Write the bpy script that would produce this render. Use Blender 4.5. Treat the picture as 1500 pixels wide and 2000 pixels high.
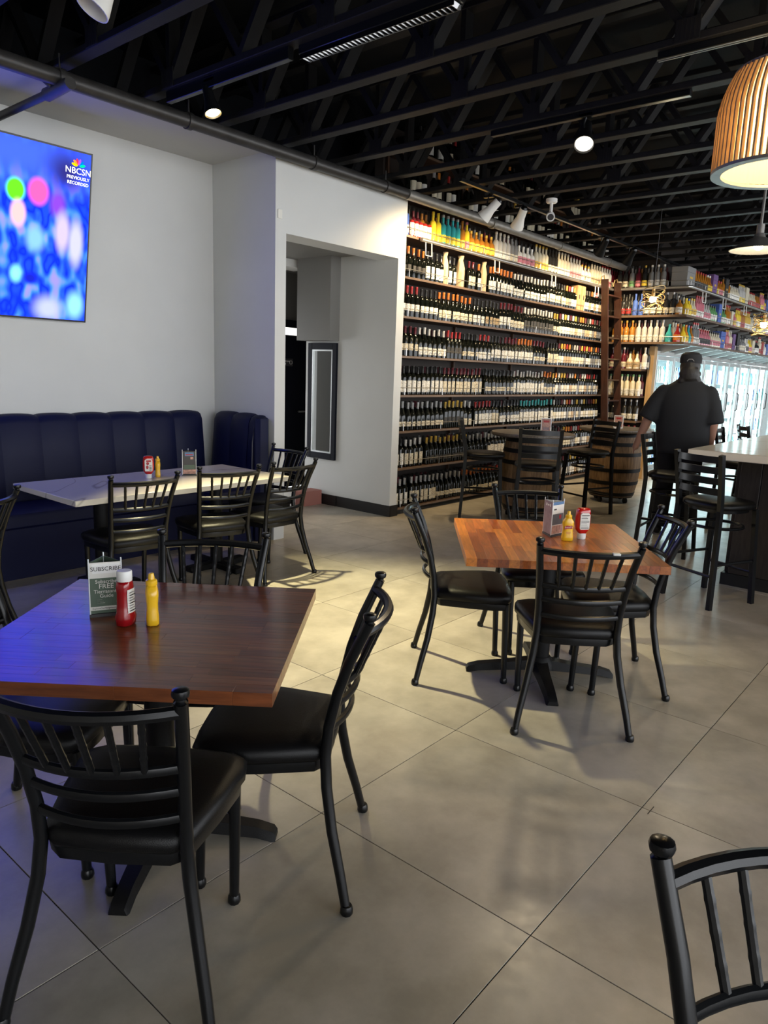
import bpy, bmesh, math, random
from mathutils import Vector, Matrix
random.seed(7)
for o in list(bpy.data.objects): bpy.data.objects.remove(o)
sc = bpy.context.scene
COL = sc.collection
R = math.radians

# ------------------------------------------------------------------ camera
YAW, PITCH, ROLL, FPX, EYE = 0.69726, 0.19333, 0.035615, 1406.47, 1.483
fw = Vector((math.cos(YAW)*math.cos(PITCH), math.sin(YAW)*math.cos(PITCH), -math.sin(PITCH)))
rt = Vector((math.sin(YAW), -math.cos(YAW), 0)); up = rt.cross(fw)
r2 = rt*math.cos(ROLL) + up*math.sin(ROLL); u2 = -rt*math.sin(ROLL) + up*math.cos(ROLL)
cam_d = bpy.data.cameras.new('camera'); cam = bpy.data.objects.new('camera', cam_d); COL.objects.link(cam)
cam.matrix_world = Matrix(((r2.x, u2.x, -fw.x, 0), (r2.y, u2.y, -fw.y, 0), (r2.z, u2.z, -fw.z, EYE), (0, 0, 0, 1)))
cam_d.sensor_fit = 'VERTICAL'; cam_d.sensor_height = 36; cam_d.lens = FPX*36/2000
cam_d.clip_start = 0.05; cam_d.clip_end = 200
sc.camera = cam

# ------------------------------------------------------------------ world, exposure
W = bpy.data.worlds.new('daylight'); sc.world = W; W.use_nodes = True
bg = W.node_tree.nodes['Background']; bg.inputs[0].default_value = (0.93, 0.96, 1.0, 1); bg.inputs[1].default_value = 2.6
vs = sc.view_settings
vs.view_transform = 'Standard'; vs.look = 'None'; vs.gamma = 1; vs.use_curve_mapping = False; vs.exposure = 0.85
sc.cycles.use_denoising = True
sc.cycles.max_bounces = 8; sc.cycles.diffuse_bounces = 4; sc.cycles.glossy_bounces = 4
sc.cycles.transparent_max_bounces = 8; sc.cycles.sample_clamp_indirect = 4

def spot(name, loc, target, power, angle, color=(1, .78, .48), blend=.6, radius=.035):
    l = bpy.data.lights.new(name, 'SPOT'); l.energy = power; l.spot_size = R(angle); l.spot_blend = blend
    l.color = color; l.shadow_soft_size = radius
    o = bpy.data.objects.new(name, l); COL.objects.link(o); o.location = loc
    o.rotation_euler = (Vector(target)-Vector(loc)).to_track_quat('-Z', 'Y').to_euler()
    return o
def point(name, loc, power, color=(1, .78, .48), radius=.04):
    l = bpy.data.lights.new(name, 'POINT'); l.energy = power; l.color = color; l.shadow_soft_size = radius
    o = bpy.data.objects.new(name, l); COL.objects.link(o); o.location = loc; return o

# ------------------------------------------------------------------ mesh helpers
class MB:
    def __init__(s): s.v = []; s.f = []; s.m = []
    def add(s, v, f, m=0):
        b = len(s.v); s.v += [tuple(p) for p in v]; s.f += [tuple(i+b for i in q) for q in f]; s.m += [m]*len(f); return s
    def box(s, x0, x1, y0, y1, z0, z1, m=0):
        v = [(x, y, z) for z in (z0, z1) for y in (y0, y1) for x in (x0, x1)]
        return s.add(v, [(0,2,3,1),(4,5,7,6),(0,1,5,4),(2,6,7,3),(0,4,6,2),(1,3,7,5)], m)
    def rbox(s, x0, x1, y0, y1, z0, z1, c=.004, m=0):
        v = []; idx = {}
        X = (x0, x1); Y = (y0, y1); Z = (z0, z1); sg = (1, -1)
        for i in range(2):
            for j in range(2):
                for k in range(2):
                    for a in range(3):
                        p = [X[i]+sg[i]*c, Y[j]+sg[j]*c, Z[k]+sg[k]*c]
                        p[a] = (X[i], Y[j], Z[k])[a]
                        idx[i,j,k,a] = len(v); v.append(p)
        F = []
        for i in range(2):
            q = [idx[i,0,0,0], idx[i,1,0,0], idx[i,1,1,0], idx[i,0,1,0]]; F.append(q if i else q[::-1])
            q = [idx[0,i,0,1], idx[0,i,1,1], idx[1,i,1,1], idx[1,i,0,1]]; F.append(q if i else q[::-1])
            q = [idx[0,0,i,2], idx[1,0,i,2], idx[1,1,i,2], idx[0,1,i,2]]; F.append(q if i else q[::-1])
        for i in range(2):
            for j in range(2):
                q = [idx[i,j,0,0], idx[i,j,0,1], idx[i,j,1,1], idx[i,j,1,0]]; F.append(q if (i ^ j) == 0 else q[::-1])
                q = [idx[0,i,j,1], idx[1,i,j,1], idx[1,i,j,2], idx[0,i,j,2]]; F.append(q)
                q = [idx[i,0,j,0], idx[i,1,j,0], idx[i,1,j,2], idx[i,0,j,2]]; F.append(q)
                for k in range(2): F.append([idx[i,j,k,0], idx[i,j,k,1], idx[i,j,k,2]])
        return s.add(v, F, m)
    def tube(s, pts, r, n=8, m=0, caps=True, flat=1.0, phase=0.0):
        P = [Vector(p) for p in pts]; k = len(P); rs = r if isinstance(r, (list, tuple)) else [r]*k
        T = []
        for i in range(k):
            a = P[max(i-1, 0)]; b = P[min(i+1, k-1)]; d = (b-a); T.append(d.normalized() if d.length > 1e-9 else Vector((0, 0, 1)))
        ref = Vector((0, 0, 1)) if abs(T[0].z) < .9 else Vector((1, 0, 0))
        nrm = T[0].cross(ref).normalized(); v = []; f = []
        for i in range(k):
            nrm = (nrm - T[i]*nrm.dot(T[i])).normalized(); bi = T[i].cross(nrm)
            for j in range(n):
                a = 2*math.pi*j/n + phase
                v.append(P[i] + nrm*(math.cos(a)*rs[i]*flat) + bi*(math.sin(a)*rs[i]))
        for i in range(k-1):
            for j in range(n):
                f.append((i*n+j, i*n+(j+1) % n, (i+1)*n+(j+1) % n, (i+1)*n+j))
        if caps: f += [tuple(range(n))[::-1], tuple(range((k-1)*n, k*n))]
        return s.add(v, f, m)
    def loft(s, rings, m=0, caps=True, closed=True):
        n = len(rings[0]); v = [p for r in rings for p in r]; f = []
        for i in range(len(rings)-1):
            for j in range(n if closed else n-1):
                f.append((i*n+j, i*n+(j+1) % n, (i+1)*n+(j+1) % n, (i+1)*n+j))
        if caps: f += [tuple(range(n))[::-1], tuple(range((len(rings)-1)*n, len(rings)*n))]
        return s.add(v, f, m)
    def lathe(s, prof, n=16, c=(0, 0, 0), m=0, caps=True, sx=1.0, sy=1.0, a0=0, a1=2*math.pi):
        full = abs(a1-a0-2*math.pi) < 1e-6; k = n if full else n+1
        rings = [[(c[0]+r*sx*math.cos(a0+(a1-a0)*j/n), c[1]+r*sy*math.sin(a0+(a1-a0)*j/n), c[2]+z) for j in range(k)] for r, z in prof]
        return s.loft(rings, m, caps and full, full)
    def prism(s, poly, z0, z1, m=0):
        n = len(poly); return s.loft([[(x, y, z0) for x, y in poly], [(x, y, z1) for x, y in poly]], m)
    def ball(s, c, r, n=10, m=0, sc=(1, 1, 1)):
        k = 6; prof = [(max(math.sin(math.pi*i/k), .02), -math.cos(math.pi*i/k)) for i in range(k+1)]
        rings = [[(c[0]+r*sc[0]*q*math.cos(2*math.pi*j/n), c[1]+r*sc[1]*q*math.sin(2*math.pi*j/n), c[2]+r*sc[2]*z) for j in range(n)] for q, z in prof]
        return s.loft(rings, m)
    def xf(s, M):
        s.v = [tuple(M @ Vector(p)) for p in s.v]; return s
    def mesh(s, name, mats, smooth=True, ang=38):
        me = bpy.data.meshes.new(name); me.from_pydata(s.v, [], s.f)
        for m in (mats if isinstance(mats, (list, tuple)) else [mats]): me.materials.append(m)
        me.polygons.foreach_set('material_index', s.m)
        bm = bmesh.new(); bm.from_mesh(me); bmesh.ops.recalc_face_normals(bm, faces=bm.faces); bm.to_mesh(me); bm.free()
        if smooth:
            me.polygons.foreach_set('use_smooth', [True]*len(me.polygons)); me.set_sharp_from_angle(angle=R(ang))
        me.update(); return me
    def build(s, name, mats, parent=None, smooth=True, ang=38):
        return inst(s.mesh(name, mats, smooth, ang), name, parent)

def inst(me, name, parent=None, loc=None, rz=None, color=None):
    o = bpy.data.objects.new(name, me); COL.objects.link(o)
    if parent: o.parent = parent
    if loc is not None: o.location = loc
    if rz is not None: o.rotation_euler = (0, 0, rz)
    if color: o.color = (*color, 1)
    return o
def empty(name, loc=(0, 0, 0), rz=0):
    o = bpy.data.objects.new(name, None); COL.objects.link(o); o.location = loc; o.rotation_euler = (0, 0, rz); o.empty_display_size = .1
    return o
def tag(o, label=None, cat=None, group=None, kind=None):
    if label: o['label'] = label
    if cat: o['category'] = cat
    if group: o['group'] = group
    if kind: o['kind'] = kind
    return o
def copy_tree(o, parent=None):
    c = o.copy(); COL.objects.link(c); c.parent = parent
    for ch in o.children: copy_tree(ch, c)
    return c
def text_mesh(s, size, mats, extrude=.0006, align='CENTER'):
    cu = bpy.data.curves.new('lettering', 'FONT'); cu.body = s; cu.size = size; cu.extrude = extrude; cu.align_x = align; cu.align_y = 'CENTER'; cu.resolution_u = 3
    o = bpy.data.objects.new('lettering', cu); COL.objects.link(o)
    dg = bpy.context.evaluated_depsgraph_get(); dg.update()
    me = bpy.data.meshes.new_from_object(o.evaluated_get(dg)); bpy.data.objects.remove(o)
    me.materials.clear(); me.materials.append(mats); return me
def remesh(mb, name, mat, parent, voxel=.012, smooth=6):
    me = mb.mesh(name+'_src', mat, False); o = bpy.data.objects.new(name, me); COL.objects.link(o)
    md = o.modifiers.new('r', 'REMESH'); md.mode = 'VOXEL'; md.voxel_size = voxel; md.use_smooth_shade = True
    if smooth: sm = o.modifiers.new('s', 'SMOOTH'); sm.iterations = smooth; sm.factor = .5
    dg = bpy.context.evaluated_depsgraph_get(); dg.update()
    m2 = bpy.data.meshes.new_from_object(o.evaluated_get(dg)); bpy.data.objects.remove(o); bpy.data.meshes.remove(me)
    m2.materials.clear(); m2.materials.append(mat); m2.polygons.foreach_set('use_smooth', [True]*len(m2.polygons))
    return inst(m2, name, parent)

# ------------------------------------------------------------------ materials
def nodes(name):
    m = bpy.data.materials.new(name); m.use_nodes = True; nt = m.node_tree; return m, nt, nt.nodes['Principled BSDF']
def mat(name, col, rough=.5, metal=0, spec=.5, emit=None, estr=0, coat=0, bump=0, bscale=200, var=0, vscale=6, objcol=False, trans=0):
    m, nt, b = nodes(name); N = nt.nodes; L = nt.links
    b.inputs['Base Color'].default_value = (*col, 1); b.inputs['Roughness'].default_value = rough; b.inputs['Metallic'].default_value = metal
    b.inputs['Specular IOR Level'].default_value = spec; b.inputs['Coat Weight'].default_value = coat; b.inputs['Coat Roughness'].default_value = .12
    b.inputs['Transmission Weight'].default_value = trans
    if emit: b.inputs['Emission Color'].default_value = (*emit, 1); b.inputs['Emission Strength'].default_value = estr
    src = None
    if objcol:
        oi = N.new('ShaderNodeObjectInfo'); src = oi.outputs['Color']; L.new(src, b.inputs['Base Color'])
    if var or bump:
        g = N.new('ShaderNodeNewGeometry')
    if var:
        nz = N.new('ShaderNodeTexNoise'); nz.inputs['Scale'].default_value = vscale; nz.inputs['Detail'].default_value = 5; L.new(g.outputs['Position'], nz.inputs['Vector'])
        mp = N.new('ShaderNodeMapRange'); mp.inputs['From Min'].default_value = .3; mp.inputs['From Max'].default_value = .7; mp.inputs['To Min'].default_value = 1-var; mp.inputs['To Max'].default_value = 1+var
        L.new(nz.outputs['Fac'], mp.inputs['Value'])
        mx = N.new('ShaderNodeMix'); mx.data_type = 'RGBA'; mx.blend_type = 'MULTIPLY'; mx.inputs['Factor'].default_value = 1
        if src: L.new(src, mx.inputs['A'])
        else: mx.inputs['A'].default_value = (*col, 1)
        L.new(mp.outputs['Result'], mx.inputs['B']); L.new(mx.outputs['Result'], b.inputs['Base Color'])
    if bump:
        n2 = N.new('ShaderNodeTexNoise'); n2.inputs['Scale'].default_value = bscale; n2.inputs['Detail'].default_value = 3; L.new(g.outputs['Position'], n2.inputs['Vector'])
        bp = N.new('ShaderNodeBump'); bp.inputs['Strength'].default_value = bump; bp.inputs['Distance'].default_value = .002; L.new(n2.outputs['Fac'], bp.inputs['Height']); L.new(bp.outputs['Normal'], b.inputs['Normal'])
    return m
def wood(name, col, dark, scale=(1, 14, 14), rough=.3, coat=0, objcol=False, space='Object'):
    m, nt, b = nodes(name); N = nt.nodes; L = nt.links
    tc = N.new('ShaderNodeTexCoord'); mp = N.new('ShaderNodeMapping'); mp.inputs['Scale'].default_value = scale
    oi = N.new('ShaderNodeObjectInfo')
    ad = N.new('ShaderNodeVectorMath'); ad.operation = 'ADD'
    ml = N.new('ShaderNodeVectorMath'); ml.operation = 'SCALE'; ml.inputs['Scale'].default_value = 37; ml.inputs[0].default_value = (1, 1, 1)
    L.new(oi.outputs['Random'], ml.inputs['Scale']); L.new(tc.outputs[space], mp.inputs['Vector']); L.new(mp.outputs['Vector'], ad.inputs[0]); L.new(ml.outputs['Vector'], ad.inputs[1])
    nz = N.new('ShaderNodeTexNoise'); nz.inputs['Scale'].default_value = 6; nz.inputs['Detail'].default_value = 6; nz.inputs['Distortion'].default_value = .6
    L.new(ad.outputs['Vector'], nz.inputs['Vector'])
    cr = N.new('ShaderNodeValToRGB'); cr.color_ramp.elements[0].position = .32; cr.color_ramp.elements[0].color = (*dark, 1); cr.color_ramp.elements[1].position = .68; cr.color_ramp.elements[1].color = (*col, 1)
    L.new(nz.outputs['Fac'], cr.inputs['Fac']); out = cr.outputs['Color']
    if objcol:
        mx = N.new('ShaderNodeMix'); mx.data_type = 'RGBA'; mx.blend_type = 'MULTIPLY'; mx.inputs['Factor'].default_value = 1
        L.new(out, mx.inputs['A']); L.new(oi.outputs['Color'], mx.inputs['B']); out = mx.outputs['Result']
    L.new(out, b.inputs['Base Color']); b.inputs['Specular IOR Level'].default_value = .3; b.inputs['Roughness'].default_value = rough; b.inputs['Coat Weight'].default_value = coat; b.inputs['Coat Roughness'].default_value = .13
    bp = N.new('ShaderNodeBump'); bp.inputs['Strength'].default_value = .15; bp.inputs['Distance'].default_value = .001; L.new(nz.outputs['Fac'], bp.inputs['Height']); L.new(bp.outputs['Normal'], b.inputs['Normal'])
    return m
def glow(name, col, s):
    m = bpy.data.materials.new(name); m.use_nodes = True; nt = m.node_tree; nt.nodes.remove(nt.nodes['Principled BSDF'])
    e = nt.nodes.new('ShaderNodeEmission'); e.inputs[0].default_value = (*col, 1); e.inputs[1].default_value = s
    nt.links.new(e.outputs[0], nt.nodes['Material Output'].inputs[0]); return m

M = {}
M['wall'] = mat('wall_paint', (.60, .61, .60), .55, var=.03, vscale=2, bump=.05, bscale=300)
M['wall_bounce'] = mat('warm_bounce_paint', (.72, .67, .58), .6)  # for the unseen rear wall; tone set to bounce warm light
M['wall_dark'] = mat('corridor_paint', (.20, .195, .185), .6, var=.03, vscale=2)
M['soffit'] = mat('soffit_paint', (.48, .48, .47), .7, var=.03, vscale=2)
M['black_paint'] = mat('black_paint', (.004, .005, .007), .7, 0, .15, var=.2, vscale=9)
M['truss'] = mat('truss_paint', (.0085, .0085, .0095), .6, 0, .16, var=.18, vscale=12, bump=.2, bscale=60)
M['grout'] = mat('grout', (.015, .014, .013), .8)
M['metal'] = mat('black_powder_coat', (.0045, .005, .006), .28, 0, .30, coat=.08, bump=.06, bscale=400)
M['iron'] = mat('cast_iron', (.006, .006, .0065), .5, 0, .2, bump=.25, bscale=250)
M['worn'] = mat('worn_chrome', (.3, .3, .3), .35, .6)
M['vinyl'] = mat('black_vinyl', (.0045, .0045, .005), .36, 0, .26, bump=.35, bscale=520)
M['booth'] = mat('tv_tinted_vinyl', (.004, .006, .034), .5, 0, .2, bump=.2, bscale=420)  # navy-black vinyl; the television's blue light is put into its colour
M['piping'] = mat('booth_piping', (.02, .022, .045), .4)
M['stave'] = wood('butcher_block', (1.1, 1.08, 1.05), (.62, .6, .58), (1.2, 12, 12), .30, .45, True)
M['stone_edge'] = None
M['base'] = mat('baseboard_rubber', (.008, .008, .009), .45)
M['steel'] = mat('brushed_steel', (.55, .54, .52), .32, .9)
M['galv_lit'] = mat('galvanised_and_lit_pipe', (.24, .23, .21), .42, .55, var=.15, vscale=10)  # also carries the lamp-lit tone of the long pipe's shelf run
M['pipe'] = mat('black_pipe', (.035, .033, .032), .42, .2, var=.25, vscale=10)
M['glass_dark'] = mat('dark_bottle_glass', (.004, .005, .004), .09, 0, .42)
M['glass_col'] = mat('coloured_bottle', (.5, .5, .5), .12, 0, .6, objcol=True)
M['foil'] = mat('foil_capsule', (.3, .05, .05), .32, .15, objcol=True)
M['carton'] = mat('carton', (.3, .3, .3), .55, objcol=True)
M['rackwood'] = wood('rack_board', (.085, .045, .026), (.045, .022, .013), (1, 8, 8), .5, space='Generated')
M['rackback'] = mat('rack_back', (.022, .014, .010), .7, var=.15, vscale=4)
M['edge'] = mat('shelf_lip', (.13, .082, .052), .45, var=.12, vscale=20)
M['ladder'] = wood('ladder_mahogany', (.045, .018, .012), (.025, .010, .007), (10, 10, 1), .35, .2)
M['barrel'] = wood('barrel_oak', (.30, .19, .10), (.15, .09, .045), (9, 9, 1), .55, objcol=True)
M['bartable'] = wood('barrel_top', (.16, .13, .10), (.08, .065, .05), (2, 12, 12), .35, .2)
M['white'] = mat('white_plastic', (.78, .78, .76), .35)
M['ketchup'] = mat('ketchup_red', (.30, .006, .010), .10, 0, .5, coat=.4)
M['ketchup_hot'] = mat('ketchup_red_bottle', (.45, .010, .008), .12, 0, .5, coat=.4)
M['mustard'] = mat('mustard_yellow', (.85, .50, .02), .25, 0, .5, coat=.2)
M['acrylic'] = mat('clear_acrylic', (.75, .78, .80), .08, 0, .5)
M['ink'] = mat('black_ink', (.02, .02, .02), .6)
M['inkgrey'] = mat('grey_ink', (.22, .22, .22), .6)
M['paper'] = mat('printed_paper', (.72, .71, .66), .55)
M['pgreen'] = mat('green_print', (.075, .115, .08), .5)
M['ppurple'] = mat('mauve_print', (.24, .17, .19), .5, var=.2, vscale=30)
M['pdark'] = mat('dark_print', (.035, .033, .035), .45)
M['pgrey'] = mat('slate_print', (.10, .10, .11), .5)
M['pblue'] = mat('blue_print', (.08, .17, .33), .5)
M['pred'] = mat('red_print', (.40, .02, .025), .5)
M['pink'] = mat('pink_print', (.45, .25, .20), .5, var=.4, vscale=60)
M['kraft'] = mat('kraft_paper', (.55, .42, .26), .75, bump=.6, bscale=60)
M['pine'] = wood('pine', (.50, .33, .17), (.38, .24, .11), (8, 8, 1), .5)
M['skin'] = mat('skin', (.42, .22, .15), .5)
M['tee'] = mat('black_cotton', (.010, .011, .014), .85, bump=.3, bscale=300)
M['denim'] = mat('black_trousers', (.008, .009, .012), .85)
M['hair'] = mat('dark_hair', (.014, .011, .009), .5, bump=.8, bscale=150)
M['shoe'] = mat('black_shoe', (.012, .012, .012), .6)
M['sole'] = mat('grey_sole', (.25, .25, .24), .6)
M['bulb'] = glow('lit_bulb', (1, .82, .50), 26)
M['bulb_soft'] = glow('soft_bulb', (1, .90, .62), 9)
M['reflector'] = mat('white_reflector', (.75, .74, .70), .4)
M['reflect_glow'] = mat('lit_reflector', (.75, .74, .70), .4, emit=(1, .93, .82), estr=.5)
M['reflect_on'] = mat('warm_reflector', (.75, .62, .35), .35)
M['led'] = glow('cooler_led', (.78, .97, 1), 22)
M['cooler_in'] = mat('cooler_liner', (.78, .86, .88), .5)
M['alu'] = mat('anodised_frame', (.55, .57, .57), .35, .6)
M['brass'] = mat('brass_wire', (.36, .26, .12), .35, .8)
M['slat'] = wood('lamp_slat', (.42, .26, .15), (.26, .15, .085), (9, 9, 1), .55)
M['shade'] = mat('linen_diffuser', (.85, .74, .48), .7, trans=0)
M['blackwood'] = wood('bar_board', (.035, .028, .023), (.018, .014, .012), (8, 8, 1), .5)
M['gloss_black'] = mat('black_door_paint', (.006, .007, .013), .5, 0, .12)
M['mirror'] = mat('mirror_glass', (.75, .78, .78), .03, 1.0)
M['screenrim'] = mat('tv_bezel', (.01, .01, .012), .35)
M['louver'] = mat('louver_chrome', (.22, .22, .22), .2, 1)
# pane of a cooler door: mostly clear, a little reflection
m, nt, b = nodes('cooler_pane'); nt.nodes.remove(b)
tr = nt.nodes.new('ShaderNodeBsdfTransparent'); tr.inputs[0].default_value = (.90, .97, .98, 1); gl = nt.nodes.new('ShaderNodeBsdfGlossy'); gl.inputs['Roughness'].default_value = .03
mx = nt.nodes.new('ShaderNodeMixShader'); mx.inputs[0].default_value = .08
nt.links.new(tr.outputs[0], mx.inputs[1]); nt.links.new(gl.outputs[0], mx.inputs[2]); nt.links.new(mx.outputs[0], nt.nodes['Material Output'].inputs[0]); M['pane'] = m
# lamp diffuser that lets light through
m, nt, b = nodes('linen_shade'); b.inputs['Base Color'].default_value = (.90, .74, .42, 1); b.inputs['Roughness'].default_value = .8
tl = nt.nodes.new('ShaderNodeBsdfTranslucent'); tl.inputs[0].default_value = (.95, .80, .48, 1); ms = nt.nodes.new('ShaderNodeMixShader'); ms.inputs[0].default_value = .6
nt.links.new(b.outputs[0], ms.inputs[1]); nt.links.new(tl.outputs[0], ms.inputs[2]); nt.links.new(ms.outputs[0], nt.nodes['Material Output'].inputs[0]); M['linen'] = m
# floor tile: mottled porcelain
m, nt, b = nodes('porcelain_tile'); N = nt.nodes; L = nt.links
g = N.new('ShaderNodeNewGeometry'); oi = N.new('ShaderNodeObjectInfo')
off = N.new('ShaderNodeVectorMath'); off.operation = 'SCALE'; off.inputs[0].default_value = (13, 7, 3); L.new(oi.outputs['Random'], off.inputs['Scale'])
ad = N.new('ShaderNodeVectorMath'); ad.operation = 'ADD'; L.new(g.outputs['Position'], ad.inputs[0]); L.new(off.outputs['Vector'], ad.inputs[1])
n1 = N.new('ShaderNodeTexNoise'); n1.inputs['Scale'].default_value = 3.2; n1.inputs['Detail'].default_value = 7; n1.inputs['Roughness'].default_value = .62; L.new(ad.outputs['Vector'], n1.inputs['Vector'])
cr = N.new('ShaderNodeValToRGB'); e = cr.color_ramp.elements; e[0].position = .36; e[0].color = (.315, .285, .234, 1); e[1].position = .66; e[1].color = (.475, .436, .368, 1)
L.new(n1.outputs['Fac'], cr.inputs['Fac']); L.new(cr.outputs['Color'], b.inputs['Base Color'])
n2 = N.new('ShaderNodeTexNoise'); n2.inputs['Scale'].default_value = 25; n2.inputs['Detail'].default_value = 5; L.new(ad.outputs['Vector'], n2.inputs['Vector'])
mr = N.new('ShaderNodeMapRange'); mr.inputs['To Min'].default_value = .24; mr.inputs['To Max'].default_value = .42; L.new(n2.outputs['Fac'], mr.inputs['Value']); L.new(mr.outputs['Result'], b.inputs['Roughness'])
bp = N.new('ShaderNodeBump'); bp.inputs['Strength'].default_value = .06; bp.inputs['Distance'].default_value = .002; L.new(n2.outputs['Fac'], bp.inputs['Height']); L.new(bp.outputs['Normal'], b.inputs['Normal'])
M['tile'] = m
# marble-look quartz
m, nt, b = nodes('veined_quartz'); N = nt.nodes; L = nt.links
g = N.new('ShaderNodeNewGeometry'); n1 = N.new('ShaderNodeTexNoise'); n1.inputs['Scale'].default_value = .95; n1.inputs['Detail'].default_value = 3; n1.inputs['Distortion'].default_value = 1.0; L.new(g.outputs['Position'], n1.inputs['Vector'])
cr = N.new('ShaderNodeValToRGB'); e = cr.color_ramp.elements; e[0].position = .493; e[0].color = (.74, .69, .58, 1); e[1].position = .507; e[1].color = (.74, .69, .58, 1)
x = e.new(.5); x.color = (.46, .42, .35, 1)
L.new(n1.outputs['Fac'], cr.inputs['Fac']); L.new(cr.outputs['Color'], b.inputs['Base Color']); b.inputs['Roughness'].default_value = .16
M['quartz'] = m
# wine label: paper with a darker band of small print
m, nt, b = nodes('wine_label'); N = nt.nodes; L = nt.links
oi = N.new('ShaderNodeObjectInfo'); tc = N.new('ShaderNodeTexCoord'); mp = N.new('ShaderNodeMapping'); mp.inputs['Scale'].default_value = (60, 60, 170)
vo = N.new('ShaderNodeTexNoise'); vo.inputs['Scale'].default_value = 1; vo.inputs['Detail'].default_value = 1
ad = N.new('ShaderNodeVectorMath'); ad.operation = 'ADD'; sv = N.new('ShaderNodeVectorMath'); sv.operation = 'SCALE'; sv.inputs[0].default_value = (91, 47, 23); L.new(oi.outputs['Random'], sv.inputs['Scale'])
L.new(tc.outputs['Object'], mp.inputs['Vector']); L.new(mp.outputs['Vector'], ad.inputs[0]); L.new(sv.outputs['Vector'], ad.inputs[1]); L.new(ad.outputs['Vector'], vo.inputs['Vector'])
cr = N.new('ShaderNodeValToRGB'); cr.color_ramp.elements[0].position = .34; cr.color_ramp.elements[0].color = (.35, .33, .3, 1); cr.color_ramp.elements[1].position = .44; cr.color_ramp.elements[1].color = (1, 1, 1, 1)
L.new(vo.outputs['Fac'], cr.inputs['Fac'])
mx = N.new('ShaderNodeMix'); mx.data_type = 'RGBA'; mx.blend_type = 'MULTIPLY'; mx.inputs['Factor'].default_value = 1; L.new(oi.outputs['Color'], mx.inputs['A']); L.new(cr.outputs['Color'], mx.inputs['B']); L.new(mx.outputs['Result'], b.inputs['Base Color'])
b.inputs['Roughness'].default_value = .6; M['label'] = m
PAL = {'cream': (.62, .56, .42), 'white': (.72, .70, .64), 'tan': (.42, .30, .17), 'black': (.02, .02, .02), 'red': (.33, .02, .02), 'gold': (.62, .40, .06), 'orange': (.65, .22, .03),
       'yellow': (.75, .55, .04), 'blue': (.06, .12, .40), 'teal': (.04, .35, .36), 'green': (.12, .30, .12), 'pink': (.55, .18, .22), 'grey': (.2, .2, .2), 'silver': (.45, .44, .42), 'wine': (.10, .01, .02), 'amber': (.35, .14, .02), 'purple': (.13, .06, .20)}
for k, c in PAL.items(): M['pal_'+k] = mat('stock_'+k, c, .4)

# ================================================================== SETTING
def struct(o, label=None):
    tag(o, label, None, None, 'structure'); return o
WY, WX, SOF = 4.661, 5.757, 3.17           # doorway wall face, its end, soffit height
# ---- floor with its tiles
TX, TY, TS = 1.5788, 1.5534, .80
fl = struct(MB().box(-5.5, 24, -6.5, 9.5, -.10, -.004).build('floor', M['grout'], smooth=False), 'grey porcelain tile floor with thin dark joints')
tile_me = MB().rbox(-.3985, .3985, -.3985, .3985, -.012, 0, .0006).mesh('tile', M['tile'], False)
rest = MB()
for i in range(-9, 28):
    for j in range(-10, 10):
        x = TX+(i+.5)*TS; y = TY+(j+.5)*TS
        if x > 23.5 or y > 9: continue
        ang = math.degrees(math.atan2(y, x)); d = math.hypot(x, y)
        if x > 0 and -0.9 < y < 6.6 and (6 < ang < 76 or d < 1.2) and x < 17.5:
            inst(tile_me, 'tile', fl, (x, y, 0))
        else:
            rest.rbox(x-.3985, x+.3985, y-.3985, y+.3985, -.012, 0, .0015)
tag(rest.build('tile_field', M['tile'], fl, False), kind='stuff')
MB().box(2.352, 2.412, .722, .7245, .0002, .0008).build('saw_mark', M['grout'], fl, False)
# ---- walls on the booth side
struct(MB().box(-5.5, 4.078, 5.481, 5.60, -.004, SOF+.04).build('wall_left', M['wall'], smooth=False), 'pale grey painted wall behind the booth and television')
struct(MB().box(-5.5, 4.078, WY, 5.481, SOF, SOF+.04).build('soffit', M['soffit'], smooth=False), 'grey plaster soffit over the booth alcove')
dw = MB()
dw.box(4.078, 4.195, WY, 5.62, -.004, SOF); dw.box(4.195, 5.645, WY, 4.93, 2.557, SOF); dw.box(5.645, WX, WY, 5.93, -.004, SOF)
struct(dw.build('wall_doorway', M['wall'], smooth=False), 'pale painted wall with a tall open passage cut through it')
MBs = MB().box(5.64, 5.652, WY-.012, 5.42, 0, .115); MBs.box(5.645, WX+.004, WY-.012, WY, 0, .115); MBs.box(WX, WX+.012, WY-.012, 4.70, 0, .115)
struct(MBs.build('baseboard_passage', M['base'], smooth=False), 'black rubber baseboard at the passage corner')
struct(MB().box(5.632, 5.645, 5.42, 6.0, 0, .115).build('baseboard_corridor', M['base'], smooth=False))
# passage beyond
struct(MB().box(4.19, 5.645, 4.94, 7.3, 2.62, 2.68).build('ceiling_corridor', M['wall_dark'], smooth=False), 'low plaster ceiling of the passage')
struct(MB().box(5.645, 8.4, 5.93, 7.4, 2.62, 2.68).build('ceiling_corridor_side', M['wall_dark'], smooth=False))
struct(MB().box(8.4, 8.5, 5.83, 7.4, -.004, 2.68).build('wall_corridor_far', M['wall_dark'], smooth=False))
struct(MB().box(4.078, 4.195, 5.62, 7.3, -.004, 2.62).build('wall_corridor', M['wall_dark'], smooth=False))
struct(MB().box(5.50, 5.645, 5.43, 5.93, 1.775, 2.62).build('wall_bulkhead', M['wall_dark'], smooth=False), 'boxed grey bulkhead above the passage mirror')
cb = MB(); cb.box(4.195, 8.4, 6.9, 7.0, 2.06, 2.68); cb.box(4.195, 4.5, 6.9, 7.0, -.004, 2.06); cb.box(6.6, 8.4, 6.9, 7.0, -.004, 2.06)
struct(cb.build('wall_corridor_end', M['wall_dark'], smooth=False), 'grey wall at the end of the passage')
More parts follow.
